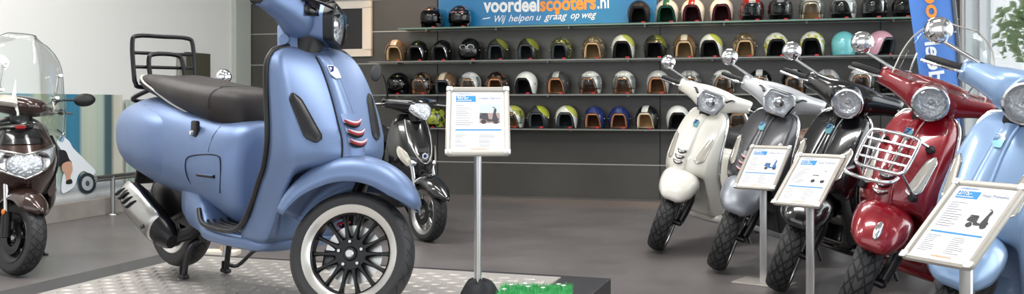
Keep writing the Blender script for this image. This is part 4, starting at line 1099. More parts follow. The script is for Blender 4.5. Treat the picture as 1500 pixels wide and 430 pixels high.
# bottom shelf
helmet(636, 3, 'yellow camouflage helmet with peak beside the black scooter\'s headlamp', 'camo', 'black', yaw=-26, peak=True, closed=True)
helmet(752, 3, 'white helmet with tan lining half hidden behind the price sign', 'yellow_white', 'tan', visor='clear', yaw=-10)
helmet(789, 3, 'grey black helmet with yellow side on the bottom shelf', 'grey_yellow', 'grey', yaw=-2)
helmet(830, 3, 'white yellow helmet with grey lining on the bottom shelf', 'yellow_white', 'grey', yaw=2)
helmet(871, 3, 'blue helmet with brown lining, left one of the blue pair', 'blue', 'brown', yaw=-4, s=.96)
helmet(907, 3, 'blue helmet with brown lining, right one of the blue pair', 'blue', 'brown', yaw=6, s=.96)
helmet(948, 3, 'black helmet with cream lining on the bottom shelf', 'black_white', 'cream', yaw=-8)
helmet(993, 3, 'white helmet with black lining beside the white scooter\'s leg shield', 'white', 'black', yaw=6)
helmet(1083, 3, 'chrome helmet with tan lining between the white and the grey scooter', 'chrome', 'tan', visor='clear', yaw=-6)
# ------------------------------------------------------------------ placing the retro scooters
PODZ = .233
vespa('retro_scooter', 'satin light blue scooter with luggage rack standing on the checker plate podium', 'scooter', 'retro scooters', (-.562, 3.35, PODZ), -44, 0, 40, 1.1,
      body='paint_blue', trim='black', light='hex', face='satin_black', tyre='tyre_road', seat='seat_brown', slat='slat_red', ind='smoke_lens', mirrors=(), stand='centre', rack_rear=True,
      fly='smoke_screen', spokes=14, badge=0, bezel='black_plastic', hoff=(-.032, 0, .026))
def on_floor(px, py, yaw, **k):
    p = floor_at(px, py); return dict(loc=p, yaw=yaw, lean=-11, **k)
def row(label, px, py, yaw, steer, **k):
    p = floor_at(px, py); return vespa('retro_scooter', label, 'scooter', 'retro scooters', p, yaw, -10.5, steer, 0, ws=.8, **k)
row('white scooter with hexagonal headlight, farthest in the row on the right', 972, 368, -133, 27, body='paint_white', light='hex', seat='seat_black', slat='chrome', badge=1)
row('grey scooter with hexagonal headlight between the white and the black one', 1062, 397, -135, 27, body='paint_light_silver', shieldm='paint_grey', fender='paint_silver', light='hex', seat='seat_tan', slat='slat_red', badge=1, mirror_mat='chrome')
row('glossy black scooter with round headlight in the row on the right', 1152, 428, -139, 27, body='paint_black', light='round', seat='seat_black', badge=1)
row('dark red scooter with chrome front rack in the row on the right', 1255, 476, -142, 27, body='paint_red', light='round', seat='seat_black', rack_front=True, fly='screen', badge=1)
row('sky blue scooter with round headlight, nearest at the right edge', 1368, 551, -144, 25, body='paint_sky', light='round', seat='seat_black', slat='chrome', badge=2, mirrors=(-1, 1))
# ------------------------------------------------------------------ podium, plate, grass mat
PA = R(-18)
pe1 = Vector((-cos(R(18)), sin(R(18)), 0)); pe2 = Vector((-sin(R(18)), -cos(R(18)), 0))
pc = floor_at(895, 405, PODZ)                               # right back corner of the top
PL, PD = 2.335, 2.75
def pod(u, v, z=0): return pc + pe1 * u + pe2 * v + Vector((0, 0, z))     # u to the left, v towards the camera
PROT = Matrix(((-pe1.x, -pe2.x, 0), (-pe1.y, -pe2.y, 0), (0, 0, 1)))
porg = pod(PL / 2, PD / 2); porg.z = 0
podium = empty('podium', 'low black display podium carrying the light blue scooter', 'podium', porg, (0, 0, math.atan2(PROT[1][0], PROT[0][0])))
mpod = add_noise(mat('black podium board', (46, 44, 46), .38), (42, 40, 42), (50, 48, 50), 3, 3, rough=(.3, .45))
m = MB(); m.box((0, 0, (PODZ - .006) / 2), (PL, PD, PODZ - .006), bev=.004); m.build('podium_body', mpod, podium, smooth=False)
m = MB(); m.box((0, 0, PODZ / 2 - .02), (PL + .012, PD + .012, .02)); m.build('edge_strip', mpod, podium, smooth=False)
# checker plate with raised lozenges
pw, pd = PL - .42, PD - .10
m = MB(); m.box((0, -.02, PODZ - .003), (pw, pd, .006))
p_ = .058; nx, ny = int(pw / p_) - 1, int(pd / p_) - 1; zt = PODZ
for i in range(nx):
    for j in range(ny):
        cx0 = -pw / 2 + p_ * (i + 1); cy0 = -.02 - pd / 2 + p_ * (j + 1); a = R(18) if (i + j) % 2 else R(108)
        d = Vector((cos(a), sin(a), 0)); q = Vector((-sin(a), cos(a), 0)); c = Vector((cx0, cy0, zt))
        base = [c + d * .029, c + d * .013 + q * .0105, c - d * .013 + q * .0105, c - d * .029, c - d * .013 - q * .0105, c + d * .013 - q * .0105]
        top = [c + d * .014 + Vector((0, 0, .0032)), c + q * .0022 + Vector((0, 0, .0038)), c - d * .014 + Vector((0, 0, .0032)), c - q * .0022 + Vector((0, 0, .0038))]
        B = [m.v(x) for x in base]; T = [m.v(x) for x in top]
        m.f((B[0], B[1], T[1], T[0])); m.f((B[1], B[2], T[1])); m.f((B[2], B[3], T[2], T[1])); m.f((B[3], B[4], T[3], T[2])); m.f((B[4], B[5], T[3])); m.f((B[5], B[0], T[0], T[3])); m.f((T[0], T[1], T[2], T[3]))
mpl = mat('checker plate aluminium', (178, 173, 168), .4, .4)
pl = m.build('checker_plate', mpl, podium, smooth=False, norm=False)

# grass mat with little white flowers
gx = floor_at(784, 437, PODZ) + Vector((0, 0, .004))
gm = empty('grass_mat', 'patch of bright green artificial grass with white flowers beside the price sign\'s foot', 'grass mat', gx, (0, 0, R(-4)))
GW, GD = .285, .28
m = MB(); m.box((0, 0, .004), (GW, GD, .006), bev=.002); m.build('backing', mat('green mat backing', (30, 110, 60), .8), gm, smooth=False)
rnd = random.Random(4); m = MB()
for k in range(5200):
    x, y = rnd.uniform(-GW / 2, GW / 2), rnd.uniform(-GD / 2, GD / 2); h = rnd.uniform(.018, .036); a = rnd.uniform(0, PI); w_ = .0016
    lx, ly = rnd.gauss(0, .008), rnd.gauss(0, .008)
    m.f([m.v((x - cos(a) * w_, y - sin(a) * w_, .006)), m.v((x + cos(a) * w_, y + sin(a) * w_, .006)), m.v((x + lx, y + ly, .006 + h))])
mg = add_noise(mat('artificial grass', (70, 190, 110), .55), (52, 172, 92), (110, 214, 140), 30, 2)
tag(m.build('grass_blades', mg, gm, smooth=False, norm=False), kind='stuff')
for x, y in ((-.10, .06), (-.045, .09), (-.03, .03), (.03, .01), (.09, .085), (.11, .06), (-.12, -.03)):
    f = MB()
    for k in range(6):
        a = k * PI / 3; f.prism([(0, 0), (.007, -.0035), (.011, 0), (.007, .0035)], .0012, Matrix.Translation((x, y, .036)) @ Matrix.Rotation(a, 4, 'Z') @ Matrix.Rotation(-.25, 4, 'Y'))
    f.tube([(x, y, .006), (x, y, .037)], .001, 5); f.build('flower', mat('white petals', (240, 240, 236), .6), gm, smooth=False)

# ------------------------------------------------------------------ price signs
mpaper = mat('white paper', (216, 216, 218), .55); mblue = mat('sheet blue', (26, 128, 190), .5); mgrey = mat('sheet grey print', (122, 126, 132), .6); mtitle = mat('sheet blue grey print', (84, 108, 146), .6); mor = mat('sheet orange', (236, 150, 70), .5)
mdk = mat('sheet black print', (38, 38, 42), .5)
mcov = glass('sheet cover', (252, 252, 252), .05, .6)
def price_sign(label, base, yaw, tilt, hz, price, title, colour, pole='flat', foot=True, w=.245, h=.335, dx=0.0):
    """frame leaning back by tilt degrees from vertical, centre hz above the foot, facing local -y"""
    root = empty('price_sign', label, 'sign', base, (0, 0, R(yaw)), 'price signs on poles')
    m = MB()
    top = hz - .03
    if pole == 'flat': m.box((0, .012, top / 2), (.040, .012, top), bev=.003)
    else: m.tube([(0, .015, .01), (0, .015, top)], .0145, 16)
    m.build('pole', 'alu', root)
    if foot:
        m = MB(); m.box((0, .02, .004), (.30, .20, .008), bev=.003); m.build('foot_plate', 'alu_white', root)
    Fm = Matrix.Translation((dx, 0, hz)) @ Matrix.Rotation(R(-tilt), 4, 'X') @ Matrix(((1, 0, 0, 0), (0, 0, -1, 0), (0, 1, 0, 0), (0, 0, 0, 1)))
    # Fm: x right, y up the sheet, z out of the face
    m = MB(Fm); m.box((0, 0, -.008), (w - .02, h - .02, .008), bev=.002); bk = m.build('back_panel', 'alu_white', root)
    m = MB(Fm); m.box((0, -.03, -.022), (.06, .09, .022), bev=.004); m.build('pole_bracket', 'alu', bk)
    def rounded(a, b, r, n=5):
        out = []
        for cx0, cy0, a0 in ((a - r, b - r, 0), (-a + r, b - r, 90), (-a + r, -b + r, 180), (a - r, -b + r, 270)):
            for k in range(n + 1):
                t = R(a0 + 90 * k / n); out.append((cx0 + r * cos(t), cy0 + r * sin(t)))
        return out
    m = MB(Fm); rings = []
    for ins, z in ((.004, -.010), (.0, -.004), (.001, .006), (.008, .011), (.017, .009), (.023, .001), (.024, -.004)):
        rings.append([(x, y, z) for x, y in rounded(w / 2 - ins, h / 2 - ins, .018 - ins * .6)])
    m.loft(rings, True, (False, False)); fr_ = m.build('snap_frame', 'alu_white', root)
    for sx in (-1, 1):
        for sy in (-1, 1):
            m = MB(Fm); m.box((sx * (w / 2 - .0125), sy * (h / 2 - .0125), .009), (.026, .026, .008), bev=.005); m.build('corner_cap', 'alu', fr_)
    pw_, ph_ = w / 2 - .022, h / 2 - .022
    m = MB(Fm); m.box((0, 0, .0), (pw_ * 2, ph_ * 2, .002)); sheet_ = m.build('price_sheet', mpaper, root, smooth=False)
    z = .0014
    def quad(x0, y0, x1, y1, zz=z): return [(x0, y0, zz), (x1, y0, zz), (x1, y1, zz), (x0, y1, zz)]
    def X(u): return -pw_ + 2 * pw_ * u
    def Y(v): return ph_ - 2 * ph_ * v
    def patch(name, mat_, rects, zz=z):
        q = MB(Fm)
        for u0, v0, u1, v1 in rects: q.f([q.v(p) for p in quad(X(u0), Y(v1), X(u1), Y(v0), zz)])
        return q.build(name, mat_, sheet_, smooth=False, norm=False)
    patch('price_block', mblue, [(.08, .07, .46, .175)])
    q = MB(Fm); q.text(price, Matrix.Translation((X(.10), Y(.125), z + .0006)), width=2 * pw_ * .22, h=.026, bold=.02); q.build('price_lettering', mpaper, sheet_, smooth=False, norm=False)
    patch('price_line', mpaper, [(.10, .145, .38, .156)], z + .0006)
    q = MB(Fm); q.text(title, Matrix.Translation((X(.50), Y(.13), z + .0003)), width=2 * pw_ * .44, h=.018); q.build('title_lettering', mtitle, sheet_, smooth=False, norm=False)
    q = MB(Fm); q.text('voordeelscooters.nl', Matrix.Translation((X(.36), Y(.985), z + .0003)), width=2 * pw_ * .34, h=.012, bold=.01); q.build('footer_lettering', mor, sheet_, smooth=False, norm=False)
    q = MB(Fm); q.text('voordeelscooters.nl', Matrix.Translation((X(.08), Y(.045), z + .0003)), width=2 * pw_ * .30, h=.011, bold=.01); q.build('header_lettering', mblue, sheet_, smooth=False, norm=False)
    rr = random.Random(len(label)); rects = []; low_l, low_r = [], []
    for k in range(11): rects.append((.08, .235 + .033 * k, .08 + rr.uniform(.14, .34), .235 + .033 * k + .009))
    for k in range(9):
        v = .71 + .026 * k; low_l.append((.08, v, .08 + rr.uniform(.1, .26), v + .007)); low_r.append((.52, v, .52 + rr.uniform(.12, .34), v + .007))
    patch('small_print', mgrey, rects); patch('small_print', mgrey, low_l); patch('small_print', mgrey, low_r)
    patch('blue_bar', mblue, [(.08, .645, .94, .668)])
    # little picture of a scooter
    def poly(pts, name, mm, zz):
        q = MB(Fm); q.f([q.v((X(.52 + .40 * a), Y(.56 - .33 * b * (.40 * pw_) / (.33 * ph_) * 1.0), zz)) for a, b in pts]); return q.build(name, mm, sheet_, smooth=False, norm=False)
    if pole != 'flat':
        patch('picture_ground', mat('picture ground', (150, 128, 122), .5), [(.53, .22, .92, .545)], z)
        patch('picture_sky', mat('picture sky', (176, 190, 200), .5), [(.53, .22, .92, .37)], z + .0002)
    cm = mat('printed scooter', colour, .5)
    for cx0 in (.22, .80): poly([(cx0 + .13 * cos(2*PI*k/14), .14 + .13 * sin(2*PI*k/14)) for k in range(14)], 'printed_wheel', mdk, z + .0005)
    poly([(.02, .34), (.05, .52), (.22, .58), (.42, .55), (.46, .30), (.62, .26), (.72, .86), (.80, .92), (.84, .80), (.80, .62), (.86, .40), (.95, .28), (.90, .22), (.74, .26), (.68, .16), (.40, .14), (.34, .26), (.14, .30)], 'printed_scooter', cm, z + .0008)
    poly([(.04, .56), (.08, .63), (.40, .62), (.44, .54), (.24, .57)], 'printed_seat', mdk, z + .0011)
    poly([(.64, .95), (.78, .90), (.78, .94), (.66, .99)], 'printed_handlebar', mdk, z + .0011)
    return root
pb = floor_at(700, 437, PODZ)
cs_ = price_sign('price sign on a round pole standing on the podium before the helmet wall', (pb.x, pb.y, PODZ), 2, 36, .698, '4375,-', 'Vespa Sprint', (40, 44, 54), pole='round', foot=False, w=.252, h=.325)
# lumpy black cloth over the sign's foot
cl = MB(); rows = []
rnd = random.Random(9)
for i in range(9):
    t = i / 8; row_ = []
    for k in range(36):
        a = 2 * PI * k / 36; f = 1 + .16 * sin(3 * a + 1) + .10 * sin(7 * a) + rnd.uniform(-.04, .04)
        r = (.020 + .056 * t ** .75) * (f if t > .2 else 1); z = .064 * (1 - t ** 1.5) * (1 + .16 * sin(5 * a + t * 3)) + .003
        row_.append((r * cos(a), r * sin(a) * .95, z))
    rows.append(row_)
cl.loft(rows, True, (False, True)); cl = cl.build('base_cover', add_noise(mat('black cloth', (26, 27, 32), .7), (20, 21, 25), (36, 37, 42), 12, 4, .6, 60), smooth=True, sharp=80, sub=1, loc=(pb.x, pb.y + .015, PODZ + .004))
tag(cl, 'crumpled black cloth bunched around the foot of the podium\'s price sign', 'cloth')

def floor_sign(label, px_pole, top_px, bot_px, zc, price, title, colour, Y, yaw):
    p = at(px_pole, 300, Y); return price_sign(label, (p.x, p.y, 0), yaw, 48, zc, price, title, colour, w=.245, h=.335)
floor_sign('price sign on a flat pole in front of the grey scooter, foot plate showing', 1117, None, None, .645, '3999,-', 'Vespa Sprint', (30, 96, 150), 5.17, -38)
floor_sign('price sign on a flat pole in front of the black scooter', 1185, None, None, .645, '3775,-', 'Vespa Primavera', (206, 204, 200), 4.32, -47)
floor_sign('large price sign nearest the camera, in front of the sky blue scooter', 1411, None, None, .648, '2775,-', 'Vespa Primavera', (40, 40, 44), 2.75, -64)

# pale block lying on the floor behind the podium
p = floor_at(322, 373)
bl = MB(); bl.box((0, 0, .016), (.25, .11, .032), bev=.004); bl = bl.build('floor_block', mat('pale painted wood', (214, 206, 192), .6), loc=p, rotz=R(-8))
tag(bl, 'pale flat wooden block on the floor seen under the light blue scooter', 'block')
b2 = MB(); b2.box((.03, 0, .048), (.03, .05, .03), bev=.004); b2.build('wedge', mat('ochre wood', (200, 150, 84), .6), bl)
# ------------------------------------------------------------------ the two angular scooters
def sport(name, label, loc, yaw, steer, body, bright, kind):
    root = empty(name, label, 'scooter', loc, (0, 0, R(yaw)), 'angular scooters')
    P0 = Vector((-.24, 0, .90)); U = Vector((-.42, 0, .907)).normalized()
    S = Matrix.Translation(P0) @ Matrix.Rotation(R(steer), 4, U) @ Matrix.Translation(-P0)
    rad = .215
    wheel(root, (0, 0, rad), rad, .105, 'dark_steel' if kind == 'brown' else 'steel', 'satin_black' if kind == 'brown' else 'steel', 'tyre_road', S, ('front_tyre', 'front_rim'), 5 if kind == 'brown' else 7, lipr=.140 if kind == 'brown' else .162)
    wheel(root, (-1.25, 0, rad), rad, .11, 'dark_steel', 'satin_black', 'tyre_road', Matrix.Identity(4), ('rear_tyre', 'rear_rim'), 5, lipr=.140, bolts=False)
    MB(S).lathe([(.05, .05), (.095, .05), (.095, .046), (.05, .046)], (0, 0, rad), (0, -1, 0), 30, closed_prof=True).build('brake_disc', 'dark_steel', root)
    f = MB(S)
    for s in (-1, 1): f.tube([(.0, s * .085, rad), (-.03, s * .085, .36)], [.026, .028], 14)
    f = f.build('fork_slider', 'satin_black' if kind == 'brown' else 'alu', root)
    g = MB(S)
    for s in (-1, 1): g.tube([(-.03, s * .085, .35), (-.10, s * .085, .56)], .015, 12)
    g.tube([(-.10, -.1, .56), (-.10, .1, .56)], .03, 10); g.build('fork_tube', 'chrome', f)
    for s in (-1, 1): MB(S).sphere((-.02, s * .112, .36), (.018, .006, .018), 12, 8).build('reflector', 'amber', f)
    # mudguard
    rows = []; lo, hi = (20, 150) if kind == 'black' else (40, 165)
    for i in range(19):
        a = R(lo + (hi - lo) * i / 18); d = Vector((cos(a), 0, sin(a))); t = i / 18; row_ = []
        w = .085 * (min(1, t * 5 + .25)) + .01 * sin(PI * t); rc = .255 + (.035 if kind == 'brown' else .02) * sin(PI * t) + (.05 * (1 - t) ** 6 if kind == 'black' else 0)
        for k in range(15):
            q = -1 + k / 7; row_.append(Vector((0, 0, rad)) + d * (rc - .07 * abs(q) ** 3 * (1 if .1 < t < .95 else .5)) + Vector((0, q * w, 0)))
        rows.append(row_)
    MB(S).sheet(rows).build('front_fender', body, root, solid=.005, sharp=60)
    # apron: faceted front, wide at lamp height and pointed below
    zz = [.36, .42, .50, .58, .66, .74, .82, .88, .92]
    if kind == 'brown':
        W = [.10, .155, .20, .235, .25, .235, .20, .16, .10]; XE = [-.30, -.30, -.30, -.31, -.315, -.32, -.325, -.32, -.31]; XC = [-.19, -.10, -.03, .02, .01, -.04, -.10, -.16, -.20]
    else:
        W = [.13, .17, .20, .21, .205, .19, .165, .135, .09]; XE = [-.30, -.30, -.29, -.29, -.29, -.295, -.30, -.30, -.29]; XC = [-.17, -.10, -.06, -.055, -.08, -.115, -.155, -.19, -.22]
    def ap(z, u, d=0):
        w, xe, xc = sinterp(z, zz, W), sinterp(z, zz, XE), sinterp(z, zz, XC); a = abs(u)
        return Vector((xe + (xc - xe) * (1 - a ** 2.4) + d, w * u, z))
    zs = [.36 + .56 * i / 22 for i in range(23)]
    MB().sheet([[ap(z, -1 + k / 14) for k in range(29)] for z in zs]).build('apron', body, root, solid=.015, sharp=50)
    rings = []
    for x, w, a, b in ((-.30, .15, .25, .80), (-.36, .17, .22, .84), (-.42, .16, .22, .70), (-.48, .17, .20, .34), (-.72, .17, .20, .34), (-.78, .15, .22, .55)): rings.append(sup((x, 0, (a + b) / 2), w, (b - a) / 2, 24, 4))
    MB().loft(rings).build('floor_tunnel', 'dark_grey' if kind == 'brown' else 'black_plastic', root)
    rings = []
    for x, w, a, b in ((-.70, .10, .34, .62), (-.76, .15, .32, .70), (-.95, .19, .34, .74), (-1.2, .21, .42, .77), (-1.45, .17, .52, .80), (-1.62, .08, .62, .80), (-1.68, .03, .70, .79)): rings.append(sup((x, 0, (a + b) / 2), w, (b - a) / 2, 28, 3))
    MB().loft(rings).build('rear_body', body, root)
    rings = []
    for x, w, a, b in ((-.66, .07, .70, .75), (-.72, .13, .69, .79), (-.95, .15, .70, .80), (-1.15, .16, .74, .85), (-1.4, .13, .78, .89), (-1.5, .07, .80, .87)): rings.append(sup((x, 0, (a + b) / 2), w, (b - a) / 2, 24, 3))
    MB().loft(rings).build('seat', 'seat_black', root)
    e = MB(); e.box((-1.1, 0, .27), (.40, .24, .14), bev=.03); e.build('engine', 'satin_black', root)
    mf = MB(); mf.tube([(-1.0, -.13, .22), (-1.1, -.16, .24), (-1.25, -.17, .28), (-1.55, -.18, .36)], [.025, .05, .06, .05], 14, 3); mf.build('exhaust', 'satin_black', root)
    ss = MB(); ss.tube([(-.62, .10, .22), (-.66, .18, .10), (-.68, .24, .012)], .010, 8, 3); ss.box((-.69, .25, .008), (.05, .03, .012), bev=.003); ss.build('side_stand', 'satin_black', root)
    # bars, cover, levers
    wz = .98
    if kind == 'brown':
        st = [(0, -.20, .985, .14, .062), (.06, -.205, .985, .135, .06), (.12, -.235, .985, .105, .052), (.18, -.27, .985, .07, .042), (.23, -.31, .985, .045, .034), (.27, -.34, .985, .03, .028)]
    else:
        st = [(0, -.25, .985, .13, .07), (.06, -.25, .985, .12, .064), (.11, -.26, .99, .09, .052), (.16, -.27, .995, .06, .042), (.22, -.305, 1.0, .038, .034)]
    full = [(-y, a, b, c, d) for y, a, b, c, d in st[::-1]] + st[1:]
    cv = MB(S).loft([sup((x, y, z), a, b, 24, 2.3, 'xz') for y, x, z, a, b in full]).build('handlebar_cover', body, root)
    MB(S).tube([(-.20, 0, .86), (-.22, 0, .96)], [.05, .06], 14).build('steering_neck', 'black_plastic', root)
    for s in (-1, 1):
        a, b = Vector((-.32, s * .23, .995)), Vector((-.37, s * .36, .99))
        MB(S).tube([a, a.lerp(b, .1), a.lerp(b, .95), b], [.02, .0175, .0175, .014], 12).build('grip', 'rubber', root)
        MB(S).tube([(-.29, s * .20, .995), (-.255, s * .25, .99), (-.28, s * .33, .985), (-.30, s * .38, .985)], [.008, .007, .006, .008], 8, 4).build('brake_lever', 'steel', root)
    return root, S, ap
# dark brown scooter with the tall windscreen
p = floor_at(36, 402)
br, S, ap = sport('touring_scooter', 'dark brown scooter with tall clear windscreen at the left edge', p, -52, 20, 'paint_brown', True, 'brown')
def strip(apf, pts_u, zlist, d): return [[apf(z, u, d) for u in us_] for z, us_ in zip(zlist, pts_u)]
# twin-cell headlight across the apron
rows = []
def lamp_lim(u):
    a = abs(u); top = .700 + .045 * a / .88; bot = .560 + .05 * a / .5 if a < .5 else .610 + .125 * ((a - .5) / .38) ** 1.3
    return bot, top
for i in range(9):
    row_ = []
    for k in range(25):
        u_ = -.86 + 1.72 * k / 24; b0, t0 = lamp_lim(u_); row_.append(ap(b0 + (t0 - b0) * i / 8, u_, .012 + .010 * sin(PI * i / 8)))
    rows.append(row_)
hl = MB().sheet(rows).build('headlight', 'reflector', br, sharp=60)
rows2 = [[q + Vector((.008, 0, 0)) for q in r] for r in rows]; MB().sheet(rows2).build('headlight_lens', 'lens', hl)
edge = [r[0] for r in rows2] + rows2[-1][1:-1] + [r[-1] for r in rows2[::-1]] + rows2[0][1:-1][::-1]
MB().tube(edge, .006, 8, closed=True).build('headlight_bezel', 'steel', hl)
for s in (-1, 1):
    o = ap(.66, s * .34, -.004); MB().lathe([(0, .02), (.03, .022), (.05, .028), (.054, .02)], o, (1, 0, 0), 24).build('lamp_cell', 'chrome', hl)
# upper nose panel, red badge
rows = []
for i in range(7):
    t = i / 6; z = .76 + .14 * t; w = .55 + .1 * t; rows.append([ap(z, -w + 2 * w * k / 12, .008) for k in range(13)])
np_ = MB().sheet(rows).build('nose_panel', 'paint_black', br)
o = ap(.86, 0, .02); MB().sphere(o, (.008, .032, .013), 18, 10).build('badge', 'red_badge', np_)
for s in (-1, 1):
    rows = []
    for i in range(9):
        t = i / 8; w = .035 * sin(PI * min(1, .12 + t * .88)) ; c = Vector((-.09 - .13 * t, s * (.10 + .12 * t), 1.0 + .005 * t))
        rows.append([S @ (c + Vector((.035 - .02 * t, s * .01, -.035))), S @ (c + Vector((.045 - .02 * t, s * .015, -.01))), S @ (c + Vector((.02 - .02 * t, s * .01, .03)))])
    MB().sheet(rows).build('indicator', 'clear_lens', br, solid=.004)
    MB().tube([ap(z, s * .97, .006) for z in (.44, .52, .60, .70, .80)], .008, 8, 3).build('apron_trim', 'satin_black', br)
# side fairing
for s in (-1, 1):
    fr_ = MB(); fr_.loft([sup((x, s * y, z), w, h_, 16, 2.6) for x, y, z, w, h_ in ((-.28, .20, .58, .03, .16), (-.36, .215, .55, .035, .20), (-.46, .20, .45, .035, .17), (-.56, .18, .36, .03, .10), (-.70, .17, .30, .02, .05))]); fr_.build('side_fairing', 'paint_brown', br)
# windscreen with brackets
rows = []
for i in range(15):
    t = i / 14; z = .86 + .56 * t; hw = .285 * (1 - .12 * t) * math.sqrt(max(.03, 1 - max(0, (t - .62) / .40) ** 2.2)) if t > .1 else .25 + .3 * t
    rows.append([S @ Vector((-.05 - .16 * t - .12 * q * q, q * hw, z - (.06 * abs(q) ** 2 if t < .2 else 0))) for q in [-1 + k / 8 for k in range(17)]])
ws = MB().sheet(rows).build('windscreen', 'screen', br, solid=.004, sharp=80)
ed = [r[0] for r in rows] + rows[-1][1:-1] + [r[-1] for r in rows[::-1]]
MB().tube(ed, .0028, 6).build('screen_edge', glass('screen edge', (206, 214, 214), 0, 1.2), ws)
for s in (-1, 1):
    m = MB(S); m.tube([(-.20, s * .165, 1.02), (-.17, s * .17, 1.06), (-.165, s * .17, 1.20)], .007, 8, 3); m = m.build('screen_bracket', 'steel', br)
    for z in (1.06, 1.20):
        MB(S).lathe([(0, .022), (.012, .02), (.014, .01), (.008, .0), (.008, -.02)], (-.15, s * .17, z), (1, 0, .1), 12).build('bracket_knob', 'chrome', m)
# mirrors
def sport_mirror(root, S, s, top, mat_, r=(.02, .075, .042)):
    b = Vector((-.30, s * .19, 1.01)); t = Vector(top)
    m = MB(S).tube([b, b.lerp(t, .45) + Vector((.02, 0, .02)), t], [.009, .007, .006], 8, 4).build('mirror_stem', 'black_plastic', root)
    MB(S).sphere(t + Vector((0, s * .055, .012)), r, 18, 12, Matrix.Rotation(s * R(12), 3, 'X')).build('mirror_head', mat_, m)
sport_mirror(br, S, 1, (-.24, .36, 1.07), 'black_plastic'); sport_mirror(br, S, -1, (-.24, -.34, 1.09), 'black_plastic')

# glossy black scooter with the lamp in the handlebar
p = floor_at(627, 353)
zs_, S, ap = sport('city_scooter', 'glossy black scooter with pointed headlamp standing behind the podium', p, -58, 4, 'paint_black', False, 'black')
# pointed headlamp
m = MB(S); rings = []
for x, w, a, b in ((-.20, .085, .93, 1.03), (-.15, .085, .905, 1.015), (-.11, .075, .89, .99), (-.08, .05, .88, .955), (-.065, .025, .88, .93)): rings.append(sup((x, 0, (a + b) / 2), w, (b - a) / 2, 24, 2.4))
hl = m.loft(rings).build('headlamp', MT['reflector'], zs_)
m = MB(S); m.loft([[p_ + Vector((.006, 0, .004)) for p_ in r] for r in rings]).build('headlamp_lens', 'lens', hl)
# V trim, badge, indicators
m = MB(); m.tube([ap(.88, -.62, .010), ap(.76, -.50, .010), ap(.64, -.33, .011), ap(.575, -.14, .012), ap(.56, 0, .012), ap(.575, .14, .012), ap(.64, .33, .011), ap(.76, .50, .010), ap(.88, .62, .010)], .006, 8, 4); m.build('nose_trim', 'steel', zs_)
o = ap(.615, 0, .010); m = MB(); m.prism([(.024 * cos(k * PI / 3), .024 * sin(k * PI / 3)) for k in range(6)], .005, Matrix.Translation(o) @ Matrix.Rotation(PI / 2, 4, 'Y')); bd = m.build('badge', 'badge_white', zs_, smooth=False)
m = MB(); m.prism([(.015 * cos(k * PI / 3), .015 * sin(k * PI / 3)) for k in range(6)], .002, Matrix.Translation(o + Vector((.005, 0, 0))) @ Matrix.Rotation(PI / 2, 4, 'Y')); m.build('badge_centre', 'badge_blue', bd, smooth=False)
for s in (-1, 1):
    rows = []
    for i in range(9):
        t = i / 8; z = .545 + .14 * t; c = .52 + .22 * t; w = .13 * sin(PI * min(1, .08 + .9 * t)) ** .7
        rows.append([ap(z, s * min(.96, c + w * q), .006 + .006 * (1 - q * q)) for q in (-1, -.5, 0, .5, 1)])
    MB().sheet(rows).build('indicator', 'clear_lens', zs_)
m = MB(); m.sheet([[ap(z, -.18 + .36 * k / 6, .005) for k in range(7)] for z in (.64, .655, .67)]); m.build('nose_grille', 'dark_steel', zs_)
sport_mirror(zs_, S, -1, (-.25, -.26, 1.20), 'dark_grey', (.016, .045, .065))

# chrome mirror of a scooter hidden behind, held up here by an added stand
p = at(328, 112, 5.6)
ms = empty('mirror_stand', 'round chrome scooter mirror rising behind the brown seat', 'mirror', (p.x, p.y, 0))
m = MB(); m.tube([(0, 0, .01), (0, 0, .5), (.005, 0, .9), (0, 0, p.z)], [.012, .01, .008, .007], 10, 4); m.build('stem', 'chrome', ms)
m = MB(); m.lathe([(0, .03), (.02, .028), (.038, .018), (.046, .002), (.043, -.012), (0, -.012)], (0, 0, p.z), (.35, -.9, .15), 26); m.build('mirror_head', 'chrome', ms)
m = MB(); m.lathe([(0, .014), (.10, .012), (.11, .004), (.11, 0), (0, 0)], (0, 0, 0), (0, 0, 1), 24); m.build('foot', 'satin_black', ms)

# ------------------------------------------------------------------ blue feather flag
fl = empty('feather_flag', 'blue advertising flag with vertical lettering at the end of the shelves', 'flag', (0, 0, 0))
FY = 7.2
base = at(1412, 300, FY); fl.location = (base.x, base.y, 0)
def fq(px, py, d=0.0):
    """point of the cloth: a plane at right angles to the view of the shop, with a slight belly"""
    p_ = at(px, py, FY - .10 * sin((px - 1330) / 80 * PI) * .5 - d); return p_ - fl.location
def fe(t):           # t 0 bottom .. 1 top: left and right edges in the picture column
    py = 300 - 380 * t; return 1331 + 21 * (py / 150.0) * (1 if py > 0 else .7), 1394 + (py) * .085, py
rows = []
for i in range(25):
    l, r_, py = fe(i / 24); rows.append([fq(l + (r_ - l) * k / 12, py) for k in range(13)])
mfl = mat('flag blue', (82, 132, 212), .7); fc = MB().sheet(rows).build('flag_cloth', mfl, fl, solid=.002)
polep = [fq(1412, 300), fq(1409, 200), fq(1404, 100), fq(1397, 20), fq(1388, -50), fq(1372, -110)]
pb_ = MB(); pts = [Vector((0, 0, .02))] + [p_ + Vector((.01, 0, 0)) for p_ in polep[1:]]; pb_.tube(pts, .016, 10, 4); pb_.build('flag_pole', mat('grey pole', (96, 100, 110), .4), fl)
pb_ = MB(); pb_.box((0, 0, .01), (.36, .36, .02), bev=.006); pb_.build('flag_base', 'dark_grey', fl)
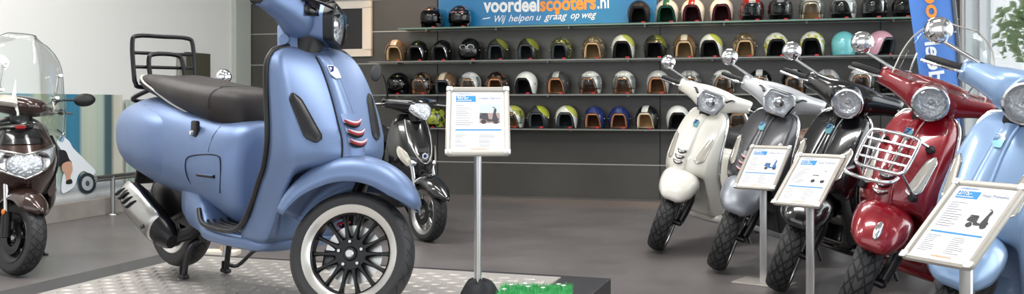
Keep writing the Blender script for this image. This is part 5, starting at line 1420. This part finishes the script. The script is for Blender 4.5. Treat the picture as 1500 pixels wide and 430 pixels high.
# lettering runs up the cloth
def flag_text(name, body, px0, py0, py1, tilt, h, material):
    a = fq(px0, py0, .02); b = fq(px0 + tilt, py1, .02); ex = (b - a).normalized(); n = Vector((0, -1, 0)); ey = -n.cross(ex).normalized()          # the cloth is seen from behind: the lettering shows through reversed
    M = Matrix(((ex.x, ey.x, n.x, a.x), (ex.y, ey.y, n.y, a.y), (ex.z, ey.z, n.z, a.z), (0, 0, 0, 1)))
    t = MB(); t.text(body, M, width=(b - a).length, h=h, bold=.022); return t.build(name, material, fc, smooth=False, norm=False)
flag_text('white_lettering', 'voordeel', 1373, 196, 62, -18, .165, SW_)
flag_text('orange_lettering', 'scooters', 1363, 59, -75, -18, .165, SO_)
# ------------------------------------------------------------------ light and camera
w = bpy.data.worlds.new('sky'); sc.world = w; w.use_nodes = True
# overcast daylight, brighter towards the hidden sun beyond the shop window
N, L = w.node_tree.nodes, w.node_tree.links; bg = N['Background']
bg.inputs['Color'].default_value = (.94, .97, 1.0, 1)
tc = N.new('ShaderNodeTexCoord'); dt = N.new('ShaderNodeVectorMath'); dt.operation = 'DOT_PRODUCT'; dt.inputs[1].default_value = Vector((.9, .15, .40)).normalized()
L.new(tc.outputs['Generated'], dt.inputs[0])
mr = N.new('ShaderNodeMapRange'); mr.interpolation_type = 'SMOOTHSTEP'; mr.inputs['From Min'].default_value = -.1; mr.inputs['From Max'].default_value = 1.0; mr.inputs['To Min'].default_value = 1.62; mr.inputs['To Max'].default_value = 4.1
L.new(dt.outputs['Value'], mr.inputs['Value']); L.new(mr.outputs[0], bg.inputs['Strength'])
sunl = bpy.data.lights.new('sun', 'SUN'); sunl.energy = 2.0; sunl.angle = R(4); sunl.color = (1, .96, .9)
so = bpy.data.objects.new('sun', sunl); COL.objects.link(so); so.rotation_euler = (R(38), 0, R(200))
def ceil(x, y, sx, sy, e, col=(1, .985, .96), rz=0):  # unseen area light added below the ceiling to fill the room
    l = bpy.data.lights.new('ceiling_fill', 'AREA'); l.shape = 'RECTANGLE'; l.size = sx; l.size_y = sy; l.energy = e * .62; l.color = col
    o = bpy.data.objects.new('ceiling_fill', l); COL.objects.link(o); o.location = (x, y, 3.72); o.rotation_euler = (0, 0, rz); return o
for x, y, e in ((-3.2, 6.6, 60), (-1.0, 5.6, 60), (1.6, 6.8, 120), (-1.6, 3.2, 110), (1.0, 3.0, 110), (-3.6, 4.6, 90)):
    ceil(x, y, 1.5, .5, e, rz=WANG)
for px in (565, 850, 1010):
    l = bpy.data.lights.new('wall_spot', 'SPOT'); l.energy = 150; l.spot_size = R(46); l.spot_blend = .9; l.color = (1, .58, .28)
    o = bpy.data.objects.new('wall_spot', l); COL.objects.link(o); o.location = wall_pt(px, 3.4, .5)
    o.rotation_euler = (R(10), 0, WANG)
cam = bpy.data.cameras.new('camera'); co = bpy.data.objects.new('camera', cam); COL.objects.link(co)
co.location = (0, 0, CAMZ); co.rotation_euler = (PI / 2, 0, 0)
cam.sensor_fit = 'HORIZONTAL'; cam.sensor_width = 36; cam.lens = 36 * F / 1500; cam.shift_x = 0; cam.shift_y = (HOR - 215.0) / 1500
cam.clip_start = .05; cam.clip_end = 200
sc.camera = co
sc.view_settings.view_transform = 'Standard'; sc.view_settings.look = 'None'; sc.view_settings.gamma = 1; sc.view_settings.use_curve_mapping = False
sc.view_settings.exposure = 0.25
